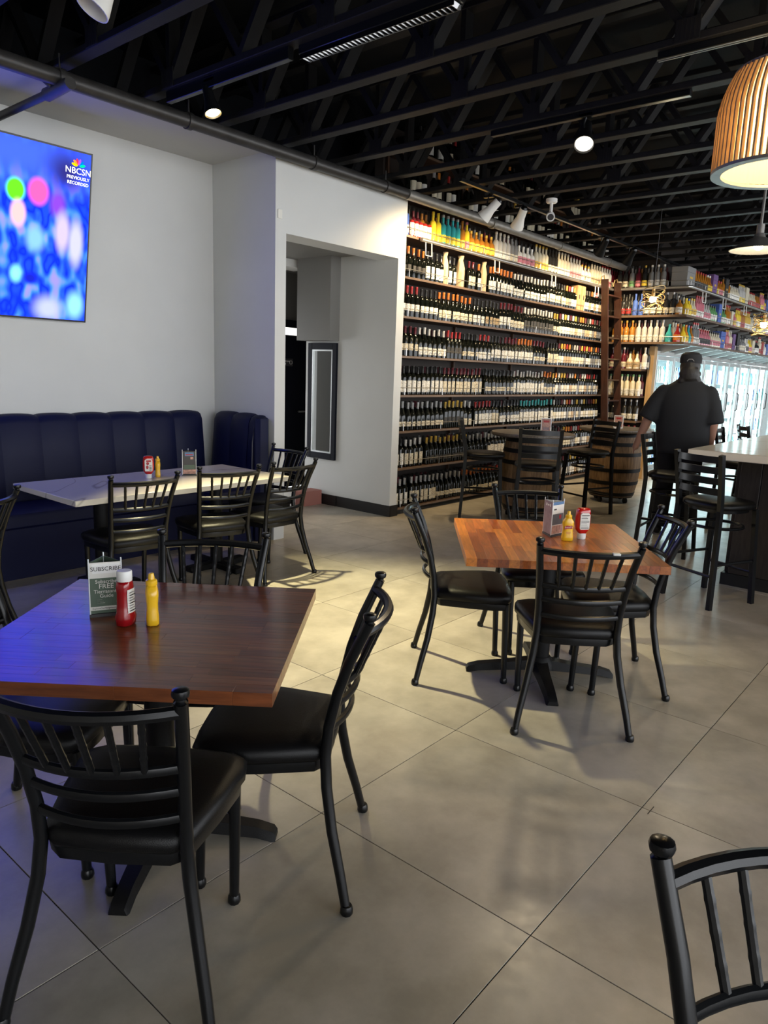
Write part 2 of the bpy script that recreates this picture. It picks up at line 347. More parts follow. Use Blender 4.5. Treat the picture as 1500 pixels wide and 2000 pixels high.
struct(MB().box(5.757, 8.4, 5.83, 5.93, -.004, 2.68).build('wall_corridor_side', M['wall_dark'], smooth=False))
wl = MB().box(4.25, 5.74, 6.0, 6.25, 2.54, 2.62).build('trim_1', M['white'], smooth=False); struct(wl, 'white boxed trim under the passage ceiling')
# dark restroom door with light over it
dr = empty('door_1', (5.95, 6.72, 0)); struct(dr, 'tall black door at the end of the passage')
MB().rbox(-.5, .5, -.02, .02, .01, 1.87, .003).build('door_leaf', M['gloss_black'], dr)
MB().box(-.55, .7, .12, .18, 1.97, 2.06).build('header', M['gloss_black'], dr, False)
MB().tube([(.36, -.03, .95), (.36, -.07, .95), (.26, -.07, .95)], .012, 8).build('handle', M['steel'], dr)
sg = MB().rbox(.02, .20, -.027, -.02, 1.50, 1.59, .002).build('sign', M['pdark'], dr)
for s_, zz in (('Employees', 1.56), ('Only', 1.53)):
    t = inst(text_mesh(s_, .028, M['paper'], align='LEFT'), 'lettering', sg, (.03, -.0285, zz)); t.rotation_euler = (R(90), 0, 0)
t = MB().tube([(.165+.022*math.cos(a), -.029, 1.545+.022*math.sin(a)) for a in [i*math.pi/8 for i in range(17)]], .002, 5).build('symbol', M['paper'], sg)
lit = glow('lit_room_beyond', (1, .98, .92), 1.3)  # emissive panel colour carries the light of the room beyond the door
struct(MB().box(5.2, 7.2, 7.28, 7.34, 1.4, 2.4).build('wall_restroom_glow', lit, smooth=False), 'glowing panel standing in for the lit room over the black door')
# ---- wine side
struct(MB().box(WX, 10.97, 4.99, 5.10, -.004, 3.85).build('wall_wine', M['rackback'], smooth=False), 'dark brown wall behind the wine shelves')
struct(MB().box(10.97, 11.0, 4.10, 5.10, -.004, 3.85).build('wall_wine_return', M['rackback'], smooth=False), 'dark return wall where the shelves turn the corner')
struct(MB().box(11.0, 22, 4.10, 4.2, 1.93, 3.85).build('wall_cooler', M['rackback'], smooth=False), 'dark wall above the glass door coolers')
struct(MB().box(-5.5, 9.5, 5.60, 5.70, SOF+.02, 3.85).build('wall_attic', M['black_paint'], smooth=False))
struct(MB().box(4.20, WX, 4.94, 5.6, 2.68, 2.72).build('wall_passage_top', M['black_paint'], smooth=False))
struct(MB().box(-5.6, -5.5, -6.5, 5.6, -.004, 3.85).build('wall_back', M['wall_bounce'], smooth=False))  # unseen wall, its warm tone chosen for the light it bounces back
struct(MB().box(22, 22.1, -6.5, 5.1, -.004, 3.85).build('wall_far', M['wall'], smooth=False))
# ---- ceiling deck and trusses
struct(MB().box(-5.5, 24, -6.5, 9, 3.85, 3.95).build('ceiling', M['black_paint'], smooth=False), 'black painted roof deck above the trusses')
Y0, Y1, PAN = -1.6, 5.5, .71
bc = MB().rbox(-.045, .045, Y0, Y1, 0, .040, .004).mesh('bottom_chord', M['truss'], False)
tcm = MB().rbox(-.045, .045, Y0, Y1, .52, .56, .004).mesh('top_chord', M['truss'], False)
def web(dx):
    m = MB(); a = Vector((0, 0, .04)); b = Vector((0, dx, .52)); d = (b-a).normalized(); n = Vector((0, -d.z, d.y))
    rg = []
    for p in (a, b):
        rg.append([p+Vector((sx*.042, 0, 0))+n*(sy*.019) for sx, sy in ((-1, -1), (1, -1), (1, 1), (-1, 1))])
    return m.loft(rg).mesh('web', M['truss'], False)
wa, wb_, wv = web(PAN/2), web(-PAN/2), web(0.0001)
pl = MB(); pl.rbox(-.050, -.046, -.065, .065, .005, .115, .001); pl.rbox(.046, .050, -.065, .065, .005, .115, .001)
for q in range(6): pl.box(-.0515, -.0495, -.06+q*.022, -.052+q*.022, .01, .11)
plate = pl.mesh('gusset_plate', M['truss'], False)
TRX = [5.37+.605*k for k in range(-9, 24)]
for k, x in enumerate(TRX):
    t = empty('roof_truss', (x, 0, 3.205)); struct(t, 'black painted open web roof truss'); t['group'] = 'roof trusses'
    inst(bc, 'bottom_chord', t); inst(tcm, 'top_chord', t)
    n = int((Y1-Y0)/PAN)
    for q in range(n):
        y = Y0+.1+q*PAN + (.18 if k % 2 else 0)
        if y > Y1-.5: continue
        inst(wa, 'web', t, (0, y, 0)); inst(wb_, 'web', t, (0, y+PAN, 0))
        if x < 7 and y > .2 and q % 2 == 0:
            inst(plate, 'gusset_plate', t, (0, y, 0)); inst(wv, 'web', t, (0, y, 0))
# ---- long pipe along the wall head and its sprinkler branch
p = MB(); p.tube([(-3, 4.56, 3.125), (5.6, 4.56, 3.125)], .048, 14)
pp = p.build('ceiling_pipe', M['pipe']); tag(pp, 'long round black pipe along the top of the pale wall', 'pipe')
for x in (2.3, 3.2, 4.4, 5.3): MB().tube([(x-.02, 4.56, 3.125), (x+.02, 4.56, 3.125)], .056, 14).build('coupling', M['pipe'], pp); MB().tube([(x, 4.56, 3.16), (x, 4.56, 3.26)], .006, 6).build('hanger_rod', M['pipe'], pp)
g = MB().tube([(5.6, 4.55, 3.12), (12.6, 4.55, 3.10)], .048, 14).build('lit_pipe_run', M['galv_lit']); tag(g, 'lamp-lit run of the long pipe, toned paler, before the top wine shelves', 'pipe')  # same pipe continued; lamp light on it painted as a paler metal
for x in (7.1, 8.7, 10.2): MB().tube([(x-.02, 4.55, 3.11), (x+.02, 4.55, 3.11)], .056, 14).build('coupling', M['galv_lit'], g)
b = MB().tube([(2.30, 4.50, 3.07), (2.27, 5.48, 3.05)], .026, 10).build('branch_pipe', M['pipe']); tag(b, 'thin dark sprinkler branch pipe under the alcove soffit', 'pipe')
MB().tube([(2.30, 4.44, 3.075), (2.295, 4.72, 3.065)], [.036, .04], 10).build('tee_fitting', M['pipe'], b)
MB().tube([(2.295, 4.62, 3.07), (2.22, 4.63, 3.12)], .016, 8).build('sprinkler_arm', M['pipe'], b)
MB().rbox(2.14, 2.24, 4.60, 4.66, 3.115, 3.13, .003).build('sprinkler_plate', M['pipe'], b)

# ================================================================== TELEVISION
tv = empty('television', (1.79, 5.42, 1.765)); tv.rotation_euler = (R(10.235), 0, 0)
tag(tv, 'large flat television with a blue picture tilted off the pale wall', 'television')
TW, TH = 2.10, 1.182
MB().rbox(-TW/2, TW/2, .004, .045, 0, TH, .004).build('housing', M['screenrim'], tv)
fr = MB()
for a in ((-TW/2, TW/2, 0, .012), (-TW/2, TW/2, TH-.012, TH)): fr.box(a[0], a[1], -.004, .004, a[2], a[3])
for a in ((-TW/2, -TW/2+.010), (TW/2-.010, TW/2)): fr.box(a[0], a[1], -.004, .004, .012, TH-.012)
fr.build('bezel', M['screenrim'], tv, False)
MB().box(-.3, .3, .045, .12, .35, .75).build('wall_bracket', M['screenrim'], tv, False)
m = bpy.data.materials.new('sports_picture'); m.use_nodes = True; nt = m.node_tree; N = nt.nodes; L = nt.links; N.remove(N['Principled BSDF'])
em = N.new('ShaderNodeEmission'); em.inputs[1].default_value = 2.9; L.new(em.outputs[0], N['Material Output'].inputs[0])
tc = N.new('ShaderNodeTexCoord')
mp = N.new('ShaderNodeMapping'); mp.inputs['Scale'].default_value = (6.5, 1, 3.6); L.new(tc.outputs['Object'], mp.inputs['Vector'])
nz = N.new('ShaderNodeTexNoise'); nz.inputs['Scale'].default_value = 1.6; nz.inputs['Detail'].default_value = 1.2; L.new(mp.outputs['Vector'], nz.inputs['Vector'])
cr = N.new('ShaderNodeValToRGB'); e = cr.color_ramp.elements; e[0].position = .33; e[0].color = (.004, .02, .62, 1); e[1].position = .70; e[1].color = (.09, .08, .60, 1)
for ps, c in ((.42, (.0015, .008, .60)), (.50, (.006, .030, .80)), (.57, (.016, .070, 1.0)), (.63, (.055, .085, 1.0))):
    x = e.new(ps); x.color = (*c, 1)
L.new(nz.outputs['Fac'], cr.inputs['Fac'])
cur = cr.outputs['Color']
sep = N.new('ShaderNodeSeparateXYZ'); L.new(tc.outputs['Object'], sep.inputs[0])
def blob(cur, x, z, rx, rz, col, soft=.5):
    m1 = N.new('ShaderNodeMath'); m1.operation = 'SUBTRACT'; m1.inputs[1].default_value = x; L.new(sep.outputs['X'], m1.inputs[0])
    d1 = N.new('ShaderNodeMath'); d1.operation = 'DIVIDE'; d1.inputs[1].default_value = rx; L.new(m1.outputs[0], d1.inputs[0])
    m2 = N.new('ShaderNodeMath'); m2.operation = 'SUBTRACT'; m2.inputs[1].default_value = z; L.new(sep.outputs['Z'], m2.inputs[0])
    d2 = N.new('ShaderNodeMath'); d2.operation = 'DIVIDE'; d2.inputs[1].default_value = rz; L.new(m2.outputs[0], d2.inputs[0])
    cb = N.new('ShaderNodeCombineXYZ'); L.new(d1.outputs[0], cb.inputs[0]); L.new(d2.outputs[0], cb.inputs[1])
    ln = N.new('ShaderNodeVectorMath'); ln.operation = 'LENGTH'; L.new(cb.outputs[0], ln.inputs[0])
    rg = N.new('ShaderNodeMapRange'); rg.interpolation_type = 'SMOOTHSTEP'; rg.inputs['From Min'].default_value = 1+soft; rg.inputs['From Max'].default_value = 1-soft; L.new(ln.outputs['Value'], rg.inputs['Value'])
    mx = N.new('ShaderNodeMix'); mx.data_type = 'RGBA'; L.new(rg.outputs['Result'], mx.inputs['Factor']); L.new(cur, mx.inputs['A']); mx.inputs['B'].default_value = (*[q*.28 for q in col], 1)
    return mx.outputs['Result']
X0 = 1.79
for bl in ((2.30-X0, 1.08, .9, .16, (.06, .14, .95), .9), (2.66-X0, 1.02, .13, .13, (.03, .03, .22), .9), (2.311-X0, .845, .062, .075, (.15, .9, .02), .25), (2.33-X0, .70, .050, .085, (1.0, .55, .55), .35),
           (2.464-X0, .86, .068, .085, (1.0, .12, .45), .3), (2.60-X0, .80, .05, .08, (.25, .06, .75), .6), (2.64-X0, .62, .05, .13, (.62, .52, .95), .5), (2.74-X0, .56, .05, .15, (.58, .58, .95), .5),
           (2.32-X0, .30, .035, .05, (.30, 1.0, .9), .7), (2.45-X0, .55, .06, .08, (.25, .55, 1.0), .6), (2.42-X0, .28, .05, .04, (.01, .02, .55), .6), (2.75-X0, .12, .06, .09, (.30, .75, 1.0), .6), (2.55-X0, .08, .09, .08, (.50, .55, 1.0), .7),
           (2.05-X0, .75, .09, .10, (.65, .3, .7), .5), (1.6-X0, .6, .14, .2, (.1, .5, 1.0), .6), (1.3-X0, .7, .1, .14, (.8, .75, .9), .5), (1.0-X0, .4, .12, .2, (.4, .35, 1.0), .6)):
    cur = blob(cur, *bl)
L.new(cur, em.inputs[0])
scr = MB().box(-TW/2+.010, TW/2-.010, -.001, .004, .012, TH-.012).build('screen', m, tv, False)
wt = glow('screen_white', (1, 1, 1), 1.5)
for s_, sz, vv in (('NBCSN', .058, 1.045), ('PREVIOUSLY', .030, 1.0), ('RECORDED', .030, .965)):
    t = inst(text_mesh(s_, sz, wt, .0003), 'lettering', scr, (2.739-X0, -.003, vv)); t.rotation_euler = (R(90), 0, 0)
for i, c in enumerate(((1, .55, 0), (1, .2, .02), (.8, .02, .05), (.25, .05, .7), (0, .12, .9), (0, .5, .2))):
    a = R(165-i*30); q = MB()
    q.loft([[(2.739-X0+math.cos(a)*.03+math.cos(a)*.022*math.cos(b_)-math.sin(a)*.009*math.sin(b_), yy, 1.078+math.sin(a)*.03+math.sin(a)*.022*math.cos(b_)+math.cos(a)*.009*math.sin(b_)) for b_ in [k*math.pi/5 for k in range(10)]] for yy in (-.0035, -.002)])
    q.build('feather', glow('feather_%d' % i, c, 1.4), scr, False)

# ================================================================== BOOTH
bo = empty('booth_bench', (2.5, 5.1, 0)); tag(bo, 'navy-black channel-tufted vinyl booth tinted with television light along the pale wall', 'booth')
def local(o, par): o.parent = par; o.matrix_parent_inverse = Matrix.Translation(-Vector(par.location)); return o
def bench(mb, name, mtl): return local(mb.build(name, mtl), bo)
b_ = MB(); b_.box(-1.5, 3.60, 4.93, 5.47, 0, .36); b_.box(3.60, 4.07, 4.76, 5.47, 0, .36); bench(b_, 'plinth', M['booth'])
def cushion(x0, x1, y0, y1, z0, z1, r=.03):
    m_ = MB(); rings = []
    for dz, ins in ((0, r*.4), (r*.5, 0), (z1-z0-r, 0), (z1-z0-r*.35, r*.35), (z1-z0, r*1.3)):
        a, b, c, d = x0+ins, x1-ins, y0+ins, y1-ins; k = .03
        rings.append([(a+k, c, z0+dz), (b-k, c, z0+dz), (b, c+k, z0+dz), (b, d-k, z0+dz), (b-k, d, z0+dz), (a+k, d, z0+dz), (a, d-k, z0+dz), (a, c+k, z0+dz)])
    return m_.loft(rings)
bench(cushion(-1.5, 3.55, 4.86, 5.30, .36, .47), 'seat', M['booth'])
bench(cushion(3.50, 3.95, 4.72, 5.30, .36, .47), 'seat', M['booth'])
def channel(w, h0, h1, depth, bul=.020, sc_=.016):
    rings = []
    for i in range(9):
        u = -1+2*i/8; q = math.sqrt(max(0, 1-u*u*.96)); x = u*w/2; f = -depth+.02-bul*q; top = h1-sc_+sc_*q
        rings.append([(x, 0, h0), (x, f-.04, h0), (x, f-.02, h0+(top-h0)*.5), (x, f+.005, top-.06), (x, f+.03, top-.015), (x, f+.065, top), (x, 0, top)])
    return MB().loft(rings)
chan = channel(.285, .45, 1.085, .13).mesh('back_channel', M['booth'], True, 60)
xs = [.58+.285*k for k in range(12)]
for x in xs: local(inst(chan, 'back_channel', None, (x, 5.478, 0)), bo)
ch2 = channel(.24, .45, 1.085, .12).mesh('back_channel', M['booth'], True, 60)
for y in (5.23, 4.99, 4.83):
    o = inst(ch2 if y > 4.9 else channel(.10, .45, 1.075, .12, .015, .01).mesh('back_channel', M['booth'], True, 60), 'back_channel', None, (4.074, y - (0 if y > 4.9 else .012), 0)); o.rotation_euler = (0, 0, R(-90)); local(o, bo)
bench(cushion(3.93, 4.074, 4.70, 4.775, 0, 1.06, .015), 'end_panel', M['booth'])
bench(MB().tube([(3.925, 4.775, .46), (3.935, 4.775, .85), (3.965, 4.775, 1.04), (4.07, 4.775, 1.065)], .006, 6), 'piping', M['piping'])

# ================================================================== CHAIRS
def bow(x, w, b): return -b*(1-(x/w)**2)
def make_chair():
    t = empty('dining_chair')
    pz = [(0, .24, -.22), (.10, .222, -.198), (.22, .196, -.168), (.34, .175, -.148), (.43, .166, -.142), (.52, .167, -.150), (.62, .174, -.172), (.72, .184, -.205), (.835, .199, -.255)]
    def at(z):
        for (a, xa, ya), (b, xb, yb) in zip(pz, pz[1:]):
            if z <= b: u = (z-a)/(b-a); return xa+(xb-xa)*u, ya+(yb-ya)*u
        return pz[-1][1:]
    for s in (-1, 1):
        po = MB().tube([(s*x, y, z) for z, x, y in pz], [.0135, .0145, .0155, .016, .016, .0155, .015, .015, .0145], 10).build('back_post', M['metal'], t)
        f = MB().lathe([(.0145, 0), (.010, .004), (.010, .008), (.017, .013), (.0185, .020), (.017, .027), (.011, .030)], 12, (s*.199, -.256, .833)); f.build('finial', M['metal'], po)
        MB().lathe([(.0165, 0), (.019, .006), (.018, .018), (.0145, .026)], 10, (s*.24, -.22, 0)).build('glide', M['metal'], po)
        lg = MB().tube([(s*.176, .215, 0), (s*.180, .208, .2), (s*.184, .200, .405)], [.0135, .015, .0165], 10).build('leg', M['metal'], t)
        MB().lathe([(.0165, 0), (.019, .006), (.018, .018), (.0145, .026)], 10, (s*.176, .215, 0)).build('glide', M['metal'], lg)
    def rail(z, r, b, flat=1.0):
        w, y = at(z); return [(x, y+bow(x, w, b), z) for x in [w*(-1+2*i/10) for i in range(11)]], r
    p, r = rail(.806, .0145, .052); MB().tube(p, r, 8).build('top_rail', M['metal'], t)
    for z in (.648, .585, .512):
        p, r = rail(z, .0125, .045); MB().tube(p, r, 8, flat=.7).build('back_rail', M['metal'], t)
    wt_, yt = at(.806); wb2, yb = at(.648)
    for i in range(5):
        u = -.64+.32*i; xt, xb = u*wt_, u*wb2*.92
        P = []; RR = []
        for k in range(25):
            q = k/24; z = .648+(.806-.648)*q; x = xb+(xt-xb)*q; y = (yb+bow(xb, wb2, .045))*(1-q)+(yt+bow(xt, wt_, .052))*q
            P.append((x, y, z)); RR.append(.0088 if k in (6, 12, 18) else .0079)
        MB().tube(P, RR, 8).build('spindle', M['metal'], t)
    def outline(s_, k=1.0):
        pts = []
        for x, y in ((-.135, -.150), (0, -.158), (.135, -.150), (.172, -.120), (.205, .03), (.224, .15), (.215, .205), (.18, .228), (.09, .238), (0, .240), (-.09, .238), (-.18, .228), (-.215, .205), (-.224, .15), (-.205, .03), (-.172, -.120)):
            pts.append((x*k, (y-.03)*k+.03, s_))
        return pts
    MB().loft([outline(.378, .94), outline(.40, .955), outline(.412, .95)]).build('seat_frame', M['metal'], t)
    MB().loft([outline(.410, .965), outline(.420, 1.0), outline(.440, 1.005), outline(.455, .965), outline(.466, .85), outline(.471, .6), outline(.473, .25)]).build('seat', M['vinyl'], t, True, 75)
    return t
GC = 'black bamboo-style metal dining chairs'
def place(o, m, ang, label, d=.22, group=None):
    a = R(ang); o.location = (m[0]+math.cos(a)*d, m[1]+math.sin(a)*d, 0); o.rotation_euler = (0, 0, a-math.pi/2); tag(o, label, 'chair', group or GC)
chair0 = make_chair()
spots = [((.665, 1.315), 37, 'black metal dining chair with its back to the aisle at the dark-toned table'),
 ((1.493, 1.317), 126.7, 'black metal dining chair in profile tucked beside the dark-toned table, by the lit aisle'),
 ((1.61, 2.19), -139.9, 'black metal dining chair between the dark-toned table and the white marble table'),
 ((.76, 2.28), -51.5, 'black metal dining chair mostly hidden under the dark-toned table, towards the television'),
 ((2.67, 1.165), 36.9, 'black metal dining chair with a chipped top rail facing the orange-toned square table'),
 ((3.505, 1.147), 128, 'black metal dining chair at the orange-toned table, on the side by the bar stools'),
 ((2.804, 2.108), -51.4, 'black metal dining chair in profile at the orange-toned table, by the open aisle'),
 ((3.715, 2.015), -135, 'black metal dining chair behind the orange-toned table, in front of the barrels'),
 ((2.25, 3.71), 82.3, 'black metal dining chair at the white marble table, in front of its ketchup bottle'),
 ((2.85, 3.70), 73.8, 'black metal dining chair at the middle of the white marble table, by its menu stand'),
 ((3.38, 3.68), 91, 'black metal dining chair at the corner of the white marble table by the passage'),
 ((3.965, 4.38), 180, 'black metal dining chair at the end of the white marble table, against the passage wall'),
 ((1.35, 3.61), 122, 'black metal dining chair turned toward the booth beyond the end of the white marble table'),
 ((1.05, .095), -137, 'black metal dining chair standing apart on bare tiles, away from the three tables')]
for i, (mm, a, lb) in enumerate(spots):
    o = chair0 if i == 0 else copy_tree(chair0); place(o, mm, a, lb)
    if i == 4:
        MB().rbox(.075, .105, -.306, -.286, .813, .8215, .002).build('paint_chip', M['white'], o)

# ================================================================== TABLES
def table_base(t, h, L_=.36, col=.045, spider=.22):
    c = MB().tube([(0, 0, .05), (0, 0, h-.02)], col, 16).build('column', M['iron'], t)
    MB().lathe([(.075, .04), (.07, .07), (.05, .10)], 16).build('collar', M['iron'], c)
    for k in range(4):
        a = k*math.pi/2; m_ = MB(); rg = []
        for d, hw, z0, z1 in ((.03, .045, .035, .085), (.16, .036, .025, .062), (L_-.05, .030, .012, .045), (L_, .030, 0, .030), (L_+.01, .026, 0, .018)):
            rg.append([(d, -hw, z0), (d, hw, z0), (d, hw*.7, z1), (d, -hw*.7, z1)])
        m_.loft(rg).xf(Matrix.Rotation(a, 4, 'Z')).build('foot', M['iron'], t)
    s = MB(); s.box(-spider, spider, -.025, .025, h-.022, h-.001); s.box(-.025, .025, -spider, spider, h-.022, h-.001); s.build('spider_plate', M['iron'], t, False)
def butcher(name, c, ang, size, tones, label, seed):
    rnd = random.Random(seed); t = empty(name, (c[0], c[1], 0), R(ang)); H_ = .70; th = .036
    table_base(t, H_-th)
    rows = 19; w = size/rows
    for i in range(rows):
        y0 = -size/2+i*w; cuts = [-size/2]; x = -size/2+rnd.uniform(.08, .35)
        while x < size/2-.07: cuts.append(x); x += rnd.uniform(.22, .42)
        cuts.append(size/2)
        for a, b in zip(cuts, cuts[1:]):
            cc = rnd.choice(tones); k = rnd.uniform(.8, 1.15); dz = rnd.uniform(0, .0003)
            o = MB().rbox(-(b-a)/2+.0002, (b-a)/2-.0002, -w/2+.0001, w/2-.0001, -th, dz, .0003).build('stave', M['stave'], t, False); o.location = ((a+b)/2, y0+w/2, H_); o.color = (cc[0]*k, cc[1]*k, cc[2]*k, 1)
    tag(t, label, 'table'); return t
butcher('square_table', (1.16, 1.857), 38.6-90, .865, [(.22, .066, .021), (.18, .052, .017), (.26, .086, .030), (.20, .060, .020)], 'butcher-block square table toned dark for dim light, with a tall white-capped ketchup', 3)  # dim light on this table is put into darker stave tones
butcher('square_table', (3.17, 1.59), 38.3, .88, [(.42, .115, .013), (.34, .086, .011), (.50, .165, .024), (.28, .064, .010), (.44, .130, .016)], 'butcher-block square table toned orange for warm light, standing in the middle of the aisle', 5)  # warm lamp light is put into the orange stave tones
t3 = empty('marble_table', (2.755, 4.305, 0)); tag(t3, 'long white veined marble table beside the tufted booth', 'table')
MB().rbox(-.815, .815, -.405, .405, .665, .70, .003).build('table_top', M['quartz'], t3)
for x in (-.45, .45):
    q = empty('pedestal', (x, 0, 0)); q.parent = t3
    MB().tube([(0, 0, .04), (0, 0, .655)], .045, 14).build('column', M['iron'], q)
    MB().box(-.2, .2, -.2, .2, .650, .664).build('plate', M['iron'], q, False)
    f = MB(); f.rbox(-.25, .25, -.04, .04, 0, .045, .008); f.rbox(-.04, .04, -.28, .28, 0, .046, .008); f.build('foot', M['iron'], q)

# ================================================================== THINGS ON THE TABLES
def ketchup(loc, rz, upright, label):
    t = empty('ketchup_bottle', loc, rz); tag(t, label, 'bottle')
    m_ = MB(); n = 18
    def ring(z, w, d, p=2.6):
        return [(math.copysign(abs(math.cos(a))**(2/p), math.cos(a))*w, math.copysign(abs(math.sin(a))**(2/p), math.sin(a))*d, z) for a in [2*math.pi*k/n for k in range(n)]]
    if upright:
        prof = [(0, .024, .018), (.004, .031, .025), (.028, .033, .027), (.045, .028, .023), (.075, .026, .021), (.105, .026, .021), (.122, .027, .023), (.132, .024, .022), (.139, .020, .020)]
        m_.loft([ring(z, w, d) for z, w, d in prof]).build('bottle_body', M['ketchup'], t, True, 70)
        MB().lathe([(.0215, .138), (.0225, .141), (.0225, .166), (.0205, .170), (.012, .1705)], 22).build('cap', M['white'], t)
        lab = MB(); rows = [(.042, .0235), (.06, .0225), (.09, .0215), (.115, .0222)]
        lab.loft([[(x, -(d+.0012)*(1-(abs(x)/.03)**3*.55), z) for x in (-.018, -.010, 0, .010, .018)] for z, d in rows], caps=False, closed=False)
        lo = lab.build('label', M['paper'], t)
        for k in range(8): MB().box(-.014, .014-(k % 3)*.005, -.0262, -.0256, .048+k*.008, .0505+k*.008).build('print_line', M['inkgrey'] if k % 3 else M['ink'], lo, False)
    else:
        prof = [(.030, .019, .018), (.036, .023, .019), (.050, .034, .023), (.075, .038, .024), (.110, .037, .024), (.134, .036, .023), (.148, .033, .022), (.155, .027, .017), (.157, .015, .010)]
        m_.loft([ring(z, w, d, 3) for z, w, d in prof]).build('bottle_body', M['ketchup_hot'], t, True, 70)
        MB().lathe([(.0185, 0), (.021, .002), (.0215, .028), (.019, .031)], 22).build('cap', M['white'], t)
        pts = [(-.022, .052), (.022, .052), (.025, .06), (.025, .125), (.018, .134), (-.018, .134), (-.025, .125), (-.025, .06)]
        lo = MB().loft([[(x, yy, z) for x, z in pts] for yy in (-.0268, -.020)]).build('label', M['paper'], t, False)
        if 'marble' in label:
            MB().ball((-.006, -.0268, .105), .010, 10, sc=(1, .12, 1)).build('tomato_print', M['pred'], lo); MB().ball((-.009, -.0268, .080), .009, 10, sc=(1, .12, 1.4)).build('tomato_print', M['pred'], lo)
            MB().box(-.016, .016, -.0276, -.0266, .116, .128).build('print_line', M['pred'], lo, False)
            for k in range(4): MB().box(.004, .019, -.0276, -.0266, .058+k*.010, .062+k*.010).build('print_line', M['ink'], lo, False)
        else:
            for k in range(9):
                z = .058+k*.0078; MB().box(-.021, .021-(k % 4)*.004, -.0276, -.0266, z, z+(.0036 if k in (0, 4, 6, 8) else .0015)).build('print_line', M['ink'] if k in (0, 4, 6, 8) else M['inkgrey'], lo, False)
    return t
def mustard(loc, rz, label, logo, s=1.0):
    t = empty('mustard_bottle', loc, rz); t.scale = (s, s, s); tag(t, label, 'bottle'); n = 18
    def ring(z, w, d, p=3):
        return [(math.copysign(abs(math.cos(a))**(2/p), math.cos(a))*w, math.copysign(abs(math.sin(a))**(2/p), math.sin(a))*d, z) for a in [2*math.pi*k/n for k in range(n)]]
    prof = [(0, .026, .016), (.003, .029, .0185), (.020, .029, .0185), (.045, .0245, .0165), (.062, .0245, .0165), (.085, .028, .0185), (.097, .0275, .018), (.110, .019, .016), (.116, .0145, .0145)]
    bd = MB().loft([ring(*q) for q in prof]).build('bottle_body', M['mustard'], t, True, 70)
    MB().lathe([(.0155, .114), (.0165, .117), (.0160, .128), (.013, .131), (.0095, .132), (.0078, .146), (.0066, .149), (.003, .150)], 18).build('nozzle_cap', M['mustard'], t)
    if logo:
        w = MB().loft([[(x, yy, z) for x, z in ((-.0195, .059), (-.012, .061), (.004, .064), (.018, .063), (.0185, .080), (.006, .078), (-.008, .0795), (-.0185, .075))] for yy in (-.0192, -.0150)]).build('flag_logo', M['pred'], bd, False)
        x = inst(text_mesh("French's", .0115, M['paper'], .0003), 'lettering', w, (0, -.0195, .0705)); x.rotation_euler = (R(90), R(-4), 0)
        for k, (ww, zz) in enumerate(((.012, .044), (.010, .040), (.008, .036))): MB().box(-ww, ww, -.0178, -.0172, zz, zz+.0022).build('print_line', M['pal_orange'], bd, False)
    return t
